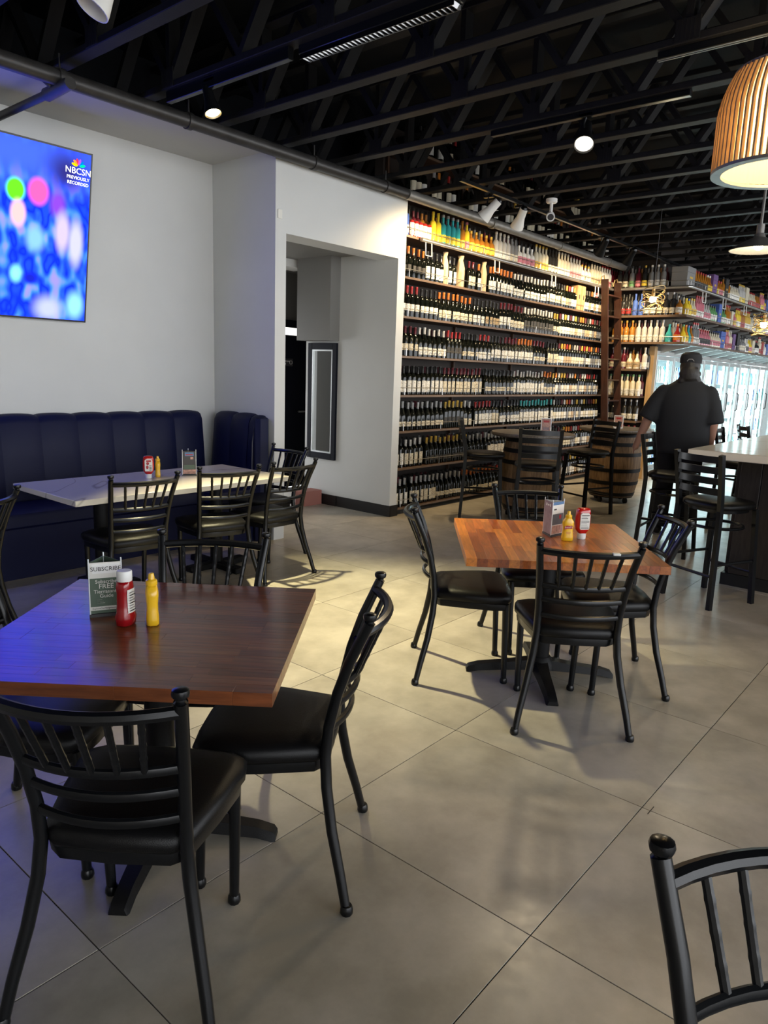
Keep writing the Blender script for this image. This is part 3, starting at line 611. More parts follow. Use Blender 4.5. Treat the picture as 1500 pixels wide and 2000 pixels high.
def stand(loc, rz, label, kind):
    t = empty('menu_stand', loc, rz); tag(t, label, 'menu stand'); w, h = .047, .175
    A, B, C_ = Vector((-w, -w*.58, 0)), Vector((w, -w*.58, 0)), Vector((0, w*1.15, 0))
    tri = [A, B, C_]
    MB().loft([[(p.x*1.06, p.y*1.06, z) for p in tri] for z in (0, .010)]).build('base', M['pdark'], t, False)
    for p in tri: MB().tube([(p.x, p.y, .01), (p.x, p.y, h+.012)], .0022, 6).build('edge_strip', M['acrylic'], t)
    for i in range(3):
        p, q = tri[i], tri[(i+1) % 3]; d = (q-p).normalized(); n = Vector((d.y, -d.x, 0)); L_ = (q-p).length
        def pt(u, z, o): r = p+d*(u*L_)+n*o; return (r.x, r.y, z)
        def panel(u0, u1, z0, z1, o, mt, nm, par, th=.0012):
            m_ = MB().loft([[pt(u0, z0, o+k), pt(u1, z0, o+k), pt(u1, z1, o+k), pt(u0, z1, o+k)] for k in (0, th)]); return m_.build(nm, mt, par, False)
        def words(s_, size, u, z, mt, par):
            x = inst(text_mesh(s_, size, mt, .0002), 'lettering', par); pos = pt(u, z, .0027); x.location = pos
            x.rotation_euler = (R(90), 0, math.atan2(d.y, d.x)); return x
        if kind == 'guide':
            f = panel(.02, .98, .012, h, 0, M['pgreen'], 'face', t)
            panel(.02, .98, .125, h, .0004, M['paper'], 'header_print', f); panel(.02, .98, .022, .034, .0004, M['paper'], 'footer_print', f)
            panel(.10, .94, .140, .170, .0009, M['white'], 'title_print', f)
            words('SUBSCRIBE', .0185, .52, .154, M['ink'], f)
            for s_, sz, z in (('Subscribe', .0165, .114), ('FREE', .0215, .0985), ('Tierrasanta', .0160, .082), ('Guide', .0165, .068)): words(s_, sz, .52, z, M['paper'], f)
            for k in range(3): panel(.22, .46-.04*k, .044+k*.005, .0465+k*.005, .0008, M['paper'], 'print_line', f, .0004)
            words('ExploreOurNeighborhood', .0075, .5, .028, M['ink'], f)
        elif kind == 'menu':
            if i == 2:
                f = panel(.02, .98, .012, h, 0, M['ppurple'], 'face', t)
                for c_ in (0, 1):
                    for k in range(9): panel(.12+c_*.42, .40+c_*.42-(k % 3)*.05, .030+k*.013, .034+k*.013, .0008, M['paper'], 'print_line', f, .0003)
                panel(.22, .34, .150, .163, .0008, M['paper'], 'title_print', f); panel(.42, .60, .152, .160, .0008, M['paper'], 'title_print', f); panel(.68, .78, .150, .163, .0008, M['paper'], 'title_print', f)
            else:
                f = panel(.02, .98, .012, h, 0, M['paper'], 'face', t)
                panel(.03, .97, .160, h, .0005, M['pblue'], 'header_print', f); panel(.03, .97, .060, .115, .0005, M['pgrey'], 'middle_print', f); panel(.03, .97, .014, .056, .0005, M['pink'], 'photo_print', f)
                panel(.62, .80, .088, .108, .0009, M['pred'], 'badge_print', f); panel(.12, .34, .135, .142, .0009, M['ink'], 'title_print', f)
        else:
            f = panel(.02, .98, .012, h, 0, M['pdark'], 'face', t)
            panel(.18, .84, .142, .168, .0006, M['pblue'], 'logo_print', f); panel(.24, .78, .147, .155, .0010, M['pred'], 'logo_print', f)
            panel(.58, .80, .118, .134, .0006, M['pink'], 'photo_print', f); panel(.03, .97, .014, .045, .0006, M['pink'], 'photo_print', f)
            for k in range(5): panel(.2, .8-.08*(k % 2), .058+k*.011, .062+k*.011, .0006, M['paper'], 'print_line', f, .0003)
            panel(.1, .9, .048, .078, .0005, M['pgreen'], 'band_print', f)
    return t
TZ = .7004
stand((1.105, 2.055, TZ), R(-26), 'three-sided acrylic stand with a green subscribe flyer', 'guide')
ketchup((1.097, 1.925, TZ), R(25), True, 'tall waisted ketchup bottle with a white screw cap standing on its base')
mustard((1.158, 1.878, TZ), R(-120), 'yellow mustard squeeze bottle on the dark-toned table', False, 1.07)
stand((3.265, 1.628, TZ), R(-8), 'three-sided menu stand with mauve and white faces on the orange table', 'menu')
mustard((3.215, 1.520, TZ), R(-50), 'yellow mustard bottle with a red flag logo on the orange table', True, .98)
ketchup((3.305, 1.487, TZ), R(-38), False, 'upside-down ketchup bottle with a nutrition label on the orange table')
ketchup((2.715, 4.40, TZ), R(-28), False, 'upside-down ketchup bottle with a tomato label on the marble table')
mustard((2.80, 4.42, TZ), R(60), 'yellow mustard bottle beside the ketchup on the marble table', False, .98)
stand((3.015, 4.36, TZ), R(-30), 'black printed menu stand on the white marble table', 'specials')

# ================================================================== BARRELS
def barrel(loc, label, seed):
    rnd = random.Random(seed); t = empty('barrel_table', loc, rnd.uniform(0, 1)); tag(t, label, 'barrel table', 'wine barrel tables'); n = 26
    def rad(z): u = (z-.47)/.39; return .318-.055*u*u
    zs = [.085, .2, .33, .47, .61, .74, .855]
    for k in range(n):
        a0 = 2*math.pi*(k+.012)/n; a1 = 2*math.pi*(k+.988)/n; rg = []
        for z in zs:
            r = rad(z); rg.append([(r*math.cos(a0), r*math.sin(a0), z), (r*1.004*math.cos((a0+a1)/2), r*1.004*math.sin((a0+a1)/2), z), (r*math.cos(a1), r*math.sin(a1), z), ((r-.02)*math.cos((a0+a1)/2), (r-.02)*math.sin((a0+a1)/2), z)])
        q = rnd.uniform(.75, 1.15); o = MB().loft(rg).build('stave', M['barrel'], t, True, 25); o.color = (q, q*.97, q*.93, 1)
    MB().lathe([(rad(.1)-.012, .09), (.02, .09), (.02, .85), (rad(.85)-.012, .85)], 20, caps=False).build('core', M['pdark'], t, False)
    for z in (.115, .255, .41, .60, .72, .83):
        MB().lathe([(rad(z-.022)+.001, z-.022), (rad(z-.022)+.0045, z-.022), (rad(z+.022)+.0045, z+.022), (rad(z+.022)+.001, z+.022)], 32, caps=False).build('hoop', M['iron'], t)
    MB().lathe([(.40, .862), (.435, .868), (.44, .885), (.435, .900), (.01, .900)], 40).build('table_top', M['bartable'], t)
    MB().lathe([(.41, .858), (.42, .863)], 40).build('top_rim', M['iron'], t)
    MB().lathe([(.26, .07), (.265, .085)], 24).build('dolly', M['iron'], t)
    for k in range(4):
        a = k*math.pi/2+.4; c = MB().tube([(.21*math.cos(a), .21*math.sin(a)-.014, .034), (.21*math.cos(a), .21*math.sin(a)+.014, .034)], .034, 14).build('caster', M['iron'], t)
    return t
barrel((6.85, 3.72, 0), 'oak wine barrel table ringed by three black bar stools', 1)
barrel((8.58, 3.53, 0), 'oak wine barrel table on casters beside the library ladder', 2)
def tent(loc, rz, label):
    t = empty('sign_holder', loc, rz); tag(t, label, 'sign holder')
    MB().rbox(-.055, .055, -.004, .004, .006, .155, .001).build('frame', M['acrylic'], t); MB().rbox(-.05, .05, -.025, .025, 0, .006, .001).build('foot', M['acrylic'], t)
    f = MB().box(-.046, .046, -.0055, -.0045, .016, .146).build('card', M['pink'], t, False); MB().box(-.03, .03, -.0065, -.0055, .11, .13).build('title_print', M['pred'], f, False); MB().box(-.034, .034, -.0065, -.0055, .03, .06).build('photo_print', M['ppurple'], f, False)
tent((6.93, 3.62, .9005), R(-52), 'small acrylic sign holder on the barrel ringed by stools')
tent((8.52, 3.49, .9005), R(-66), 'small acrylic sign holder on the barrel beside the ladder')

# ================================================================== BAR STOOLS
def make_stool():
    t = empty('bar_stool')
    for s in (-1, 1):
        MB().tube([(s*.20, -.215, 0), (s*.178, -.192, .45), (s*.170, -.186, .66), (s*.172, -.20, .78), (s*.180, -.245, 1.03)], .0215, 4, phase=math.pi/4).build('back_post', M['metal'], t, False)
        MB().tube([(s*.195, .20, 0), (s*.165, .165, .655)], .0215, 4, phase=math.pi/4).build('leg', M['metal'], t, False)
    for z in (.995, .925, .855, .785):
        y = -.20-.045*max(0, (z-.78)/.25); rg = []
        for i in range(9):
            x = .175*(-1+2*i/8); yy = y-.035*(1-(x/.175)**2); rg.append([(x, yy-.007, z-.022), (x, yy+.007, z-.022), (x, yy+.007, z+.022), (x, yy-.007, z+.022)])
        MB().loft(rg).build('back_slat', M['metal'], t, True, 30)
    def ring(z, k): return [(math.copysign(abs(math.cos(a))**.72, math.cos(a))*.205*k, math.copysign(abs(math.sin(a))**.72, math.sin(a))*.205*k+.005, z) for a in [2*math.pi*i/24 for i in range(24)]]
    MB().loft([ring(.635, .84), ring(.66, .86)]).build('seat_frame', M['metal'], t)
    MB().loft([ring(.660, .96), ring(.672, 1.02), ring(.690, 1.02), ring(.705, .95), ring(.712, .75), ring(.715, .3)]).build('seat', M['vinyl'], t, True, 75)
    q = .186
    for z, w in ((.22, .188), (.30, .183)):
        if z == .22:
            MB().tube([(-w, w, z), (w, w, z)], .011, 8).build('foot_rail', M['metal'], t); MB().tube([(-w, -w-.015, z), (w, -w-.015, z)], .011, 8).build('foot_rail', M['metal'], t)
        else:
            for s in (-1, 1): MB().tube([(s*w, w, z), (s*w, -w-.015, z)], .011, 8).build('side_rail', M['metal'], t)
    MB().tube([(.172*math.cos(a), .172*math.sin(a), .53) for a in [2*math.pi*i/24 for i in range(25)]], .011, 8).build('ring_brace', M['metal'], t)
    return t
st0 = make_stool()
SP = [((5.185, 1.368), -24, 'black ladder-back bar stool at the corner of the white bar top, seat pushed under it'),
 ((6.38, 2.08), -84, 'black ladder-back bar stool seen edge-on along the bar, in front of the walking person'),
 ((7.95, 1.93), -85, 'black ladder-back bar stool along the bar beyond the walking person'),
 ((8.9, 1.95), -60, 'black ladder-back bar stool farthest along the bar by the coolers'),
 ((5.12, .70), 5, 'black ladder-back bar stool at the end of the bar, mostly out of view'),
 ((6.29, 3.96), -57, 'black bar stool in profile between the stool-ringed barrel and the wine shelves'),
 ((5.98, 3.18), 31, 'black bar stool facing the stool-ringed barrel, in front of its round top'),
 ((7.55, 3.40), 160, 'black bar stool between the two wine barrels')]
for i, (c, a, lb) in enumerate(SP):
    o = st0 if i == 0 else copy_tree(st0); o.location = (c[0], c[1], 0); o.rotation_euler = (0, 0, R(a)-math.pi/2); tag(o, lb, 'bar stool', 'black ladder-back bar stools')

# ================================================================== BAR
ba = empty('bar_counter', (7.5, .5, 0)); tag(ba, 'dark wood bar counter with a thick white stone top', 'bar')
def bl(o): return local(o, ba)
bl(MB().rbox(5.35, 9.6, -1.6, 1.66, .955, 1.012, .004).build('counter_top', M['quartz']))
bl(MB().box(5.70, 9.3, -1.5, 1.37, .02, .955).build('core', M['pdark'], None, False))
for k in range(20):
    y = 1.37-.145*k; 
    if y < -1.4: break
    bl(MB().rbox(5.66, 5.70, y-.142, y, .09, .955, .004).build('board', M['blackwood'], None, False))
for k in range(24):
    x = 5.70+.15*k; bl(MB().rbox(x+.002, x+.148, 1.37, 1.405, .09, .955, .004).build('board', M['blackwood'], None, False))
bl(MB().box(5.65, 9.3, -1.5, 1.415, 0, .09).build('kick_plate', M['base'], None, False))
tr_ = empty('caddy_tray', (6.55, 1.05, 1.0125)); tag(tr_, 'small slatted metal caddy standing on the bar top', 'caddy')
MB().rbox(-.12, .12, -.09, .09, 0, .01, .002).build('tray', M['galv_lit'], tr_)
for k in range(8): MB().box(-.112+k*.03, -.100+k*.03, -.09, -.085, .01, .075).build('slat', M['galv_lit'], tr_, False)
MB().box(-.12, .12, -.092, -.084, .075, .085).build('rim', M['galv_lit'], tr_, False)

# ================================================================== PERSON
pe = empty('person', (7.16, 2.29, 0), R(16)-math.pi/2); tag(pe, 'person in a loose black tee and dark cap walking away past the bar stools', 'person')
def cap(mb, a, b, ra, rb, n=14, sx=1.0):
    mb.tube([a, b], [ra, rb], n); mb.ball(a, ra, n); mb.ball(b, rb, n)
bd = MB()
cap(bd, (0, 0, 1.44), (0, .02, 1.52), .065, .06)
bd.ball((0, .035, 1.605), .098, 16, sc=(.80, 1.0, 1.22)); bd.ball((0, .135, 1.59), .018, 8, sc=(.8, 1, 1.3))
for s in (-1, 1): bd.ball((s*.080, .03, 1.60), .026, 8, sc=(.4, .7, 1.1))
bd.ball((0, 0, 1.22), .2, 16, sc=(1.05, .68, 1.2)); bd.ball((0, 0, .98), .19, 16, sc=(1.02, .70, .8))
ARM = {-1: [(-.215, -.01, 1.385), (-.325, -.02, 1.12), (-.405, .03, .875)], 1: [(.205, -.01, 1.385), (.255, -.03, 1.10), (.250, .05, .85)]}
for s, (a, b, c) in ARM.items():
    cap(bd, a, b, .062, .050); cap(bd, b, c, .048, .032)
    d = (Vector(c)-Vector(b)).normalized(); h = Vector(c)+d*.045
    cap(bd, c, tuple(h), .030, .033)
    for k in range(4):
        o_ = Vector((0, .030-.020*k, 0)); p0 = h+o_+d*.012; p1 = p0+d*(.045-.006*abs(k-1)); p2 = p1+(d+Vector((-s*.35, .1, 0)))*.028
        cap(bd, tuple(p0), tuple(p1), .010, .009, 8); cap(bd, tuple(p1), tuple(p2), .009, .0075, 8)
    p0 = Vector(c)+Vector((-s*.008, .030, -.01)); p1 = p0+d*.035+Vector((-s*.012, .022, 0)); cap(bd, tuple(p0), tuple(p1), .012, .010, 8); cap(bd, tuple(p1), tuple(p1+d*.03), .010, .008, 8)
LEG = {-1: [(-.10, 0, .92), (-.12, .05, .50), (-.135, -.04, .09)], 1: [(.10, 0, .92), (.11, .10, .50), (.105, .16, .085)]}
for s, (a, b, c) in LEG.items(): cap(bd, a, b, .085, .062); cap(bd, b, c, .058, .042)
remesh(bd, 'body', M['skin'], pe, .009, 3)
sh = MB()
sh.loft([[(math.cos(a)*w, math.sin(a)*d+o, z) for a in [2*math.pi*k/28 for k in range(28)]] for z, w, d, o in ((.80, .245, .17, 0), (.83, .250, .175, 0), (.95, .245, .180, 0), (1.10, .252, .175, 0), (1.25, .256, .165, -.005), (1.36, .240, .140, -.01), (1.42, .215, .115, -.008), (1.465, .150, .095, 0), (1.50, .105, .085, .005), (1.525, .080, .080, .01))])
for s, (a, b, c) in ARM.items():
    A_, B_ = Vector(a), Vector(b); d = (B_-A_); e_ = A_+d*1.02+Vector((s*.005, 0, 0)); cap(sh, (A_.x*.94, A_.y, A_.z-.012), tuple(A_+d*.4), .083, .089); sh.tube([tuple(A_+d*.3), tuple(e_)], [.085, .098], 16)
remesh(sh, 'tee_shirt', M['tee'], pe, .012, 16)
pa = MB(); cap(pa, (-.09, 0, .90), (.09, 0, .90), .135, .135)
for s, (a, b, c) in LEG.items(): cap(pa, a, b, .115, .090); pa.tube([b, (c[0], c[1], .075)], [.090, .082], 14); pa.ball(b, .09)
remesh(pa, 'trousers', M['denim'], pe, .012, 5)
ha = MB(); ha.ball((0, .015, 1.625), .104, 16, sc=(.90, 1.05, 1.12)); ha.ball((0, -.050, 1.555), .082, 14, sc=(1.12, .75, 1.15)); ha.ball((.07, -.03, 1.50), .04, 10, sc=(1, 1, 1.2)); ha.ball((-.055, -.05, 1.49), .045, 10); ha.ball((-.05, -.01, 1.52), .045, 10, sc=(.8, 1, 1.3)); ha.ball((.055, .0, 1.515), .045, 10, sc=(.8, 1, 1.35)); ha.ball((.075, .02, 1.555), .03, 10)
remesh(ha, 'hair', M['hair'], pe, .010, 2)
cp = MB(); cp.lathe([(.096, 1.655), (.098, 1.70), (.088, 1.735), (.060, 1.755), (.01, 1.762)], 24, (0, .022, 0), sy=1.1); cp.build('cap', M['tee'], pe)
cb_ = MB().loft([[(x, .10+.09*math.sqrt(max(0, 1-(x/.085)**2)), z) for x in [-.084+.0168*k for k in range(11)]]+[(.08-.016*k, .09, z) for k in range(11)] for z in (1.655, 1.663)]); cb_.build('cap_brim', M['tee'], pe)
MB().tube([(-.03, -.083, 1.672), (-.015, -.0875, 1.690), (.015, -.0875, 1.690), (.03, -.083, 1.672)], .004, 6).build('cap_strap', M['inkgrey'], pe)
for s, (a, b, c) in LEG.items():
    f = MB(); f.ball((c[0], c[1]-.02, .055), .05, 12, sc=(.85, 1.1, 1)); f.ball((c[0], c[1]+.07, .045), .05, 12, sc=(.85, 1.7, .8)); f.ball((c[0], c[1]+.13, .035), .045, 12, sc=(.9, 1.0, .75))
    so = remesh(f, 'shoe', M['shoe'], pe, .009, 2)
    MB().loft([[(c[0]+.044*math.cos(q)*(1-.1*(math.sin(q) < 0)), c[1]+.045+.125*math.sin(q), z) for q in [2*math.pi*k/20 for k in range(20)]] for z in (0, .016)]).build('sole', M['sole'], so)

# ================================================================== SHELVING
ZS = [.07, .49, .876, 1.246, 1.64, 2.03, 2.41, 2.80, 3.20, 3.58]
ORD = ['lowest', 'second', 'third', 'fourth', 'fifth', 'sixth', 'seventh', 'eighth', 'ninth', 'tenth']
SY = 4.68
rk = empty('wine_rack', (8.35, 4.83, 0)); tag(rk, 'tall dark wooden wine rack covering the whole long wall', 'rack')
def rl(o): return local(o, rk)
shelf_me = MB().rbox(-2.59, 2.59, -.15, .15, -.020, 0, .003).mesh('shelf', M['rackwood'], False)
lip_me = MB().rbox(-2.59, 2.36, -.156, -.1505, -.022, .001, .002).mesh('shelf_lip', M['edge'], False)
for z in ZS:
    s = rl(inst(shelf_me, 'shelf', None, (8.36, 4.83, z))); inst(lip_me, 'shelf_lip', s)
    if z < 3:
        q = MB().tube([(-2.57, -.142, .075), (2.34, -.142, .075)], .0035, 6)
        q.build('guard_rail', M['steel'], s)
        for k in range(8): MB().tube([(-2.5+.66*k, -.142, 0), (-2.5+.66*k, -.142, .078)], .0045, 6).build('rail_post', M['steel'], s)
for x in (5.80, 7.10, 8.40, 9.70): rl(MB().box(x-.012, x+.012, 4.955, 4.985, .0, 3.80).build('upright', M['rackwood'], None, False))
# perpendicular return rack
rr = empty('corner_rack', (10.83, 4.3, 0)); tag(rr, 'dark wooden spirits rack on the short return wall by the ladder', 'rack')
for i, z in enumerate(ZS[:9]):
    y0 = 3.56 if 4 < i < 8 else 4.115
    if i == 8: continue
    o = MB().rbox(10.70, 10.965, y0, 4.672, z-.026, z, .003).build('shelf', M['rackwood'], None, False); local(o, rr)
    q = MB().rbox(10.692, 10.6995, y0, 4.672, z-.030, z+.003, .002).build('shelf_lip', M['edge'], None, False); q.parent = o
    q = MB().tube([(10.71, y0+.01, z+.075), (10.71, 4.665, z+.075)], .0035, 6).build('guard_rail', M['steel']); q.parent = o
    for y in (y0+.02, y0+.3, y0+.54): q = MB().tube([(10.71, y, z), (10.71, y, z+.078)], .0045, 6).build('rail_post', M['steel']); q.parent = o
# shelves over the coolers
cs = empty('cooler_shelving', (14.5, 3.83, 0)); tag(cs, 'deep shelves of spirits cantilevered above the glass door coolers', 'shelving')
for z in (2.03, 2.41, 2.80):
    o = MB().rbox(10.97, 19.0, 3.56, 4.095, z-.026, z, .003).build('shelf', M['rackwood'], None, False); local(o, cs)
    q = MB().rbox(10.70, 19.0, 3.552, 3.5595, z-.030, z+.003, .002).build('shelf_lip', M['edge'], None, False); q.parent = o
    q = MB().tube([(10.72, 3.572, z+.075), (19.0, 3.572, z+.075)], .0035, 6).build('guard_rail', M['steel']); q.parent = o
    for k in range(13): q = MB().tube([(10.8+.64*k, 3.572, z), (10.8+.64*k, 3.572, z+.078)], .0045, 6).build('rail_post', M['steel']); q.parent = o
    for k in range(13):
        x = 11.15+.61*k; q = MB().loft([[(x+s*.012, y, zz) for y, zz in ((4.095, z-.027), (3.60, z-.027), (3.60, z-.045), (4.095, z-.16))] for s in (-1, 1)]).build('bracket', M['alu'], None, False); q.parent = o
# ladder rail
lr = MB(); lr.tube([(5.98, 4.648, 2.783), (10.655, 4.648, 2.783)], .021, 10)
o = lr.build('ladder_rail', M['steel']); tag(o, 'long steel ladder rail under the eighth wine shelf', 'rail')
for x in (6.05, 7.36, 8.74, 10.05):
    MB().tube([(x, 4.648, 2.78), (x, 4.640, 2.64), (x+.10, 4.640, 2.64), (x+.10, 4.648, 2.78)], .007, 6).build('hanger_loop', M['white'], o)
lr2 = MB().tube([(10.672, 4.62, 2.783), (10.672, 3.55, 2.783), (10.70, 3.525, 2.783), (19, 3.525, 2.783)], .021, 10).build('ladder_rail', M['steel']); tag(lr2, 'steel ladder rail turning the corner above the glass door coolers', 'rail')
for x in (11.2, 12.2, 13.4, 14.8): MB().tube([(x, 3.525, 2.78), (x, 3.517, 2.62), (x+.15, 3.517, 2.62), (x+.15, 3.525, 2.78)], .007, 6).build('hanger_loop', M['white'], lr2)
# ladder
ld = empty('library_ladder', (10.45, 4.40, 0)); tag(ld, 'dark mahogany library ladder leaning on the wine rack', 'ladder')
def lp(z): return 4.31+.094*z
for x in (10.20, 10.66):
    rg = [[(x+sx*.016, lp(z)+sy*.05, z) for sx, sy in ((-1, -1), (1, -1), (1, 1), (-1, 1))] for z in (.0, 2.88)]
    local(MB().loft(rg).build('stringer', M['ladder'], None, False), ld)
for k in range(9):
    z = .27+.30*k; local(MB().rbox(10.217, 10.643, lp(z)-.04, lp(z)+.04, z-.012, z+.010, .003).build('rung', M['ladder'], None, False), ld)
for x in (10.20, 10.66): local(MB().tube([(x, 4.585, 2.88), (x, 4.60, 2.93), (x, 4.63, 2.92), (x, 4.647, 2.83)], .010, 8).build('hook', M['brass']), ld)

# ------------------------------------------------------------------ bottles
def lathe_me(name, prof, mtl, n=12, **k): return MB().lathe(prof, n, **k).mesh(name, mtl)
BOR = [(.030, 0), (.036, .003), (.0365, .010), (.0365, .185), (.033, .200), (.018, .217), (.0145, .228)]
BUR = [(.033, 0), (.039, .003), (.0395, .010), (.0395, .140), (.036, .165), (.024, .198), (.0160, .222), (.0145, .232)]
NECK = [(.0147, .226), (.0147, .284), (.0160, .286), (.0160, .297), (.010, .2985)]
body_me = {'bor': lathe_me('bottle', BOR+[(.0140, .290)], M['glass_dark']), 'bur': lathe_me('bottle', BUR+[(.0140, .290)], M['glass_dark'])}
foil_me = lathe_me('capsule', NECK, M['foil'], 10)
def label_me(r, z0, z1, span=2.1): return MB().lathe([(r, z0), (r, z1)], 8, caps=False, a0=-math.pi/2-span/2, a1=-math.pi/2+span/2).mesh('label', M['label'])
lab_me = {('bor', 0): label_me(.0371, .045, .140), ('bor', 1): label_me(.0371, .030, .150), ('bor', 2): label_me(.0371, .060, .125), ('bur', 0): label_me(.0401, .025, .100), ('bur', 1): label_me(.0401, .035, .115), ('bur', 2): label_me(.0401, .045, .095)}
TONE = {'black': (.02, .02, .02), 'deep red': (.12, .012, .02), 'red': (.38, .03, .03), 'gold': (.60, .38, .06), 'silver': (.42, .42, .42), 'white': (.66, .64, .6), 'orange': (.60, .17, .03), 'blue': (.06, .12, .42), 'teal': (.05, .42, .42), 'green': (.08, .38, .16),
        'cream': (.60, .54, .41), 'tan': (.40, .29, .16), 'yellow': (.72, .52, .05), 'dark': (.04, .038, .036), 'pale': (.70, .68, .62), 'pink': (.55, .25, .25)}
FW = ['black']*7+['deep red']*5+['red']*3+['gold']*3+['silver']*3+['white']*2+['orange']
LW = ['cream']*9+['pale']*12+['tan']*2+['dark']*3
def wine(x, y, z, rz, sh, lv, lab, foil, label, group, s=1.0):
    o = inst(body_me[sh], 'wine_bottle', None, (x, y, z+.0006), rz); o.scale = (s, s, s)
    inst(lab_me[sh, lv], 'label', o, color=TONE[lab]); inst(foil_me, 'capsule', o, color=TONE[foil])
    return tag(o, label, 'bottle', group)
PALN = list(PAL); PALM = [M['pal_'+k] for k in PALN]+[M['glass_dark']]; PI = {k: i for i, k in enumerate(PALN)}; PI['glass'] = len(PALN)
def stock_wine(mb, x, y, z, face, lab, foil, sh):
    prof = BOR if sh == 'bor' else BUR
    mb.lathe([(r*1.0, zz) for r, zz in prof]+[(.0140, .232)], 8, (x, y, z), PI['glass']); mb.lathe([(.0147, .226), (.0155, .29), (.008, .2975)], 6, (x, y, z), PI[foil])
    r = prof[2][0]+.0006
    if lab: mb.lathe([(r, .04), (r, .13)], 5, (x, y, z), PI[lab], caps=False, a0=face-1.0, a1=face+1.0)
SL = ['cream', 'white', 'white', 'cream', 'tan', 'grey']; SF = ['black', 'black', 'wine', 'red', 'gold', 'silver', 'white', 'orange']
stock = MB(); count = 0; rnd = random.Random(21)
SPECIAL = {3: [(8.30, 'blue')], 2: []}
for i in range(7):
    z = ZS[i]; x = 5.815; run = 0
    while x < 10.62:
        if run <= 0:
            run = rnd.choice((2, 3, 4, 5, 6, 8, 10)); sh = 'bor' if rnd.random() < .66 else 'bur'; lab = rnd.choice(LW); foil = rnd.choice(FW); lv = rnd.randrange(3)
            if x > 8.3 and i == 2: foil, lab = rnd.choice((('teal', 'pale'), ('gold', 'pale'), ('white', 'cream')))
            if x > 9.0 and i in (3, 6) and rnd.random() < .5: foil = 'gold'
            if rnd.random() < .12: x += .05
        run -= 1; w = .079 if sh == 'bor' else .084
        skip = i == 6 and (abs(x-6.53) < .07 or abs(x-6.82) < .08 or abs(x-7.29) < .07 or abs(x-9.75) < .11)
        if not skip:
            if x < 9.22 and count < 300:
                wine(x, SY+.058+rnd.uniform(-.004, .006), z, rnd.uniform(-.25, .35), sh, lv, lab, foil, 'dark wine bottle, %s capsule, %s label, %s shelf up, %s' % (foil, lab, ORD[i], 'beside the passage wall' if x < 6.6 else 'above the stool in profile' if x < 7.6 else 'behind the barrels'), 'wine bottles on the %s shelf of the long rack' % ORD[i], rnd.uniform(.95, 1.03)); count += 1
            else: stock_wine(stock, x, SY+.058, z, -math.pi/2-.3, rnd.choice(SL), rnd.choice(SF), sh)
        if i < 5 and not skip:
            for rowk in (1, 2): stock_wine(stock, x+rnd.uniform(-.004, .004), SY+.058+.086*rowk, z, -math.pi/2, None, rnd.choice(('black', 'black', 'black', 'black', 'wine', 'grey')), sh)
        x += w
for z, x0, x1, gap in ((3.20, 5.85, 10.6, .25), (3.58, 5.85, 10.6, .35)):
    x = x0
    while x < x1:
        if rnd.random() > gap: stock_wine(stock, x, SY+.07, z, -math.pi/2-.3, rnd.choice(('cream', 'white', 'cream', None)), rnd.choice(SF), 'bor')
        x += .085
ob = stock.build('wine_bottle_stock', PALM); tag(ob, 'remaining rows of dark wine bottles filling the rack', 'bottles', kind='stuff')
# kraft-wrapped bottles and pine boxes on the seventh shelf
for x, lb in ((6.53, 'wine bottle wrapped in tan paper, closest to the passage on the seventh shelf'), (6.82, 'wine bottle loosely wrapped in tan paper with a flared top'), (7.29, 'wine bottle wrapped in tan paper beside dark-labelled bottles')):
    t = MB(); n = 12; rg = []
    big = 1.25 if '6.82' in str(x) else 1
    for q, (r, zz) in enumerate(((.040, 0), (.045, .01), (.045, .15), (.042, .20), (.030, .25), (.022, .29), (.024, .31), (.030, .335))):
        rg.append([(x+r*big*(1+.12*math.sin(3*a+q))*math.cos(a)+(.012 if q > 5 else 0), SY+.07+r*big*(1+.12*math.cos(4*a+q))*math.sin(a), ZS[6]+.0006+zz) for a in [2*math.pi*k/n for k in range(n)]])
    tag(t.loft(rg).build('wrapped_bottle', M['kraft']), lb, 'bottle', 'paper-wrapped bottles')
for x, lb in ((9.69, 'upright pine wine box with a printed front on the seventh shelf'), (9.82, 'upright pine wine box standing against another on the seventh shelf')):
    t = empty('wine_box', (x, SY+.08, ZS[6]+.0006)); tag(t, lb, 'box', 'pine wine boxes')
    MB().rbox(-.055, .055, -.055, .055, 0, .335, .003).build('case', M['pine'], t); MB().box(-.050, .050, -.058, -.055, .01, .325).build('sliding_lid', M['pine'], t, False); MB().box(-.012, .012, -.0595, -.058, .15, .21).build('crest_print', M['ink'], t, False)
# spirits
SPR = {'tall': [(.032, 0), (.038, .004), (.038, .19), (.030, .212), (.0145, .228), (.0135, .29)], 'squat': [(.040, 0), (.048, .005), (.049, .11), (.043, .145), (.018, .170), (.0145, .215)], 'can': [(.029, 0), (.034, .006), (.034, .155), (.028, .165), (.024, .167)],
       'flask': [(.042, 0), (.050, .006), (.052, .07), (.040, .13), (.020, .165), (.0145, .23)]}
CAPZ = {'tall': .285, 'squat': .208, 'can': .16, 'flask': .225}
spr_me = {k: lathe_me('spirit', v, M['glass_col'], 12) for k, v in SPR.items()}
cap_me = {k: MB().lathe([(.0165, CAPZ[k]), (.0165, CAPZ[k]+.028), (.010, CAPZ[k]+.030)] if k != 'can' else [(.024, .165), (.022, .168)], 10).mesh('cap', M['foil']) for k in SPR}
slab_me = {k: label_me(v[1][0]*1.0+.0022 if k != 'can' else .0345, .03 if k != 'can' else .02, .105 if k != 'can' else .14, 2.4) for k, v in SPR.items()}
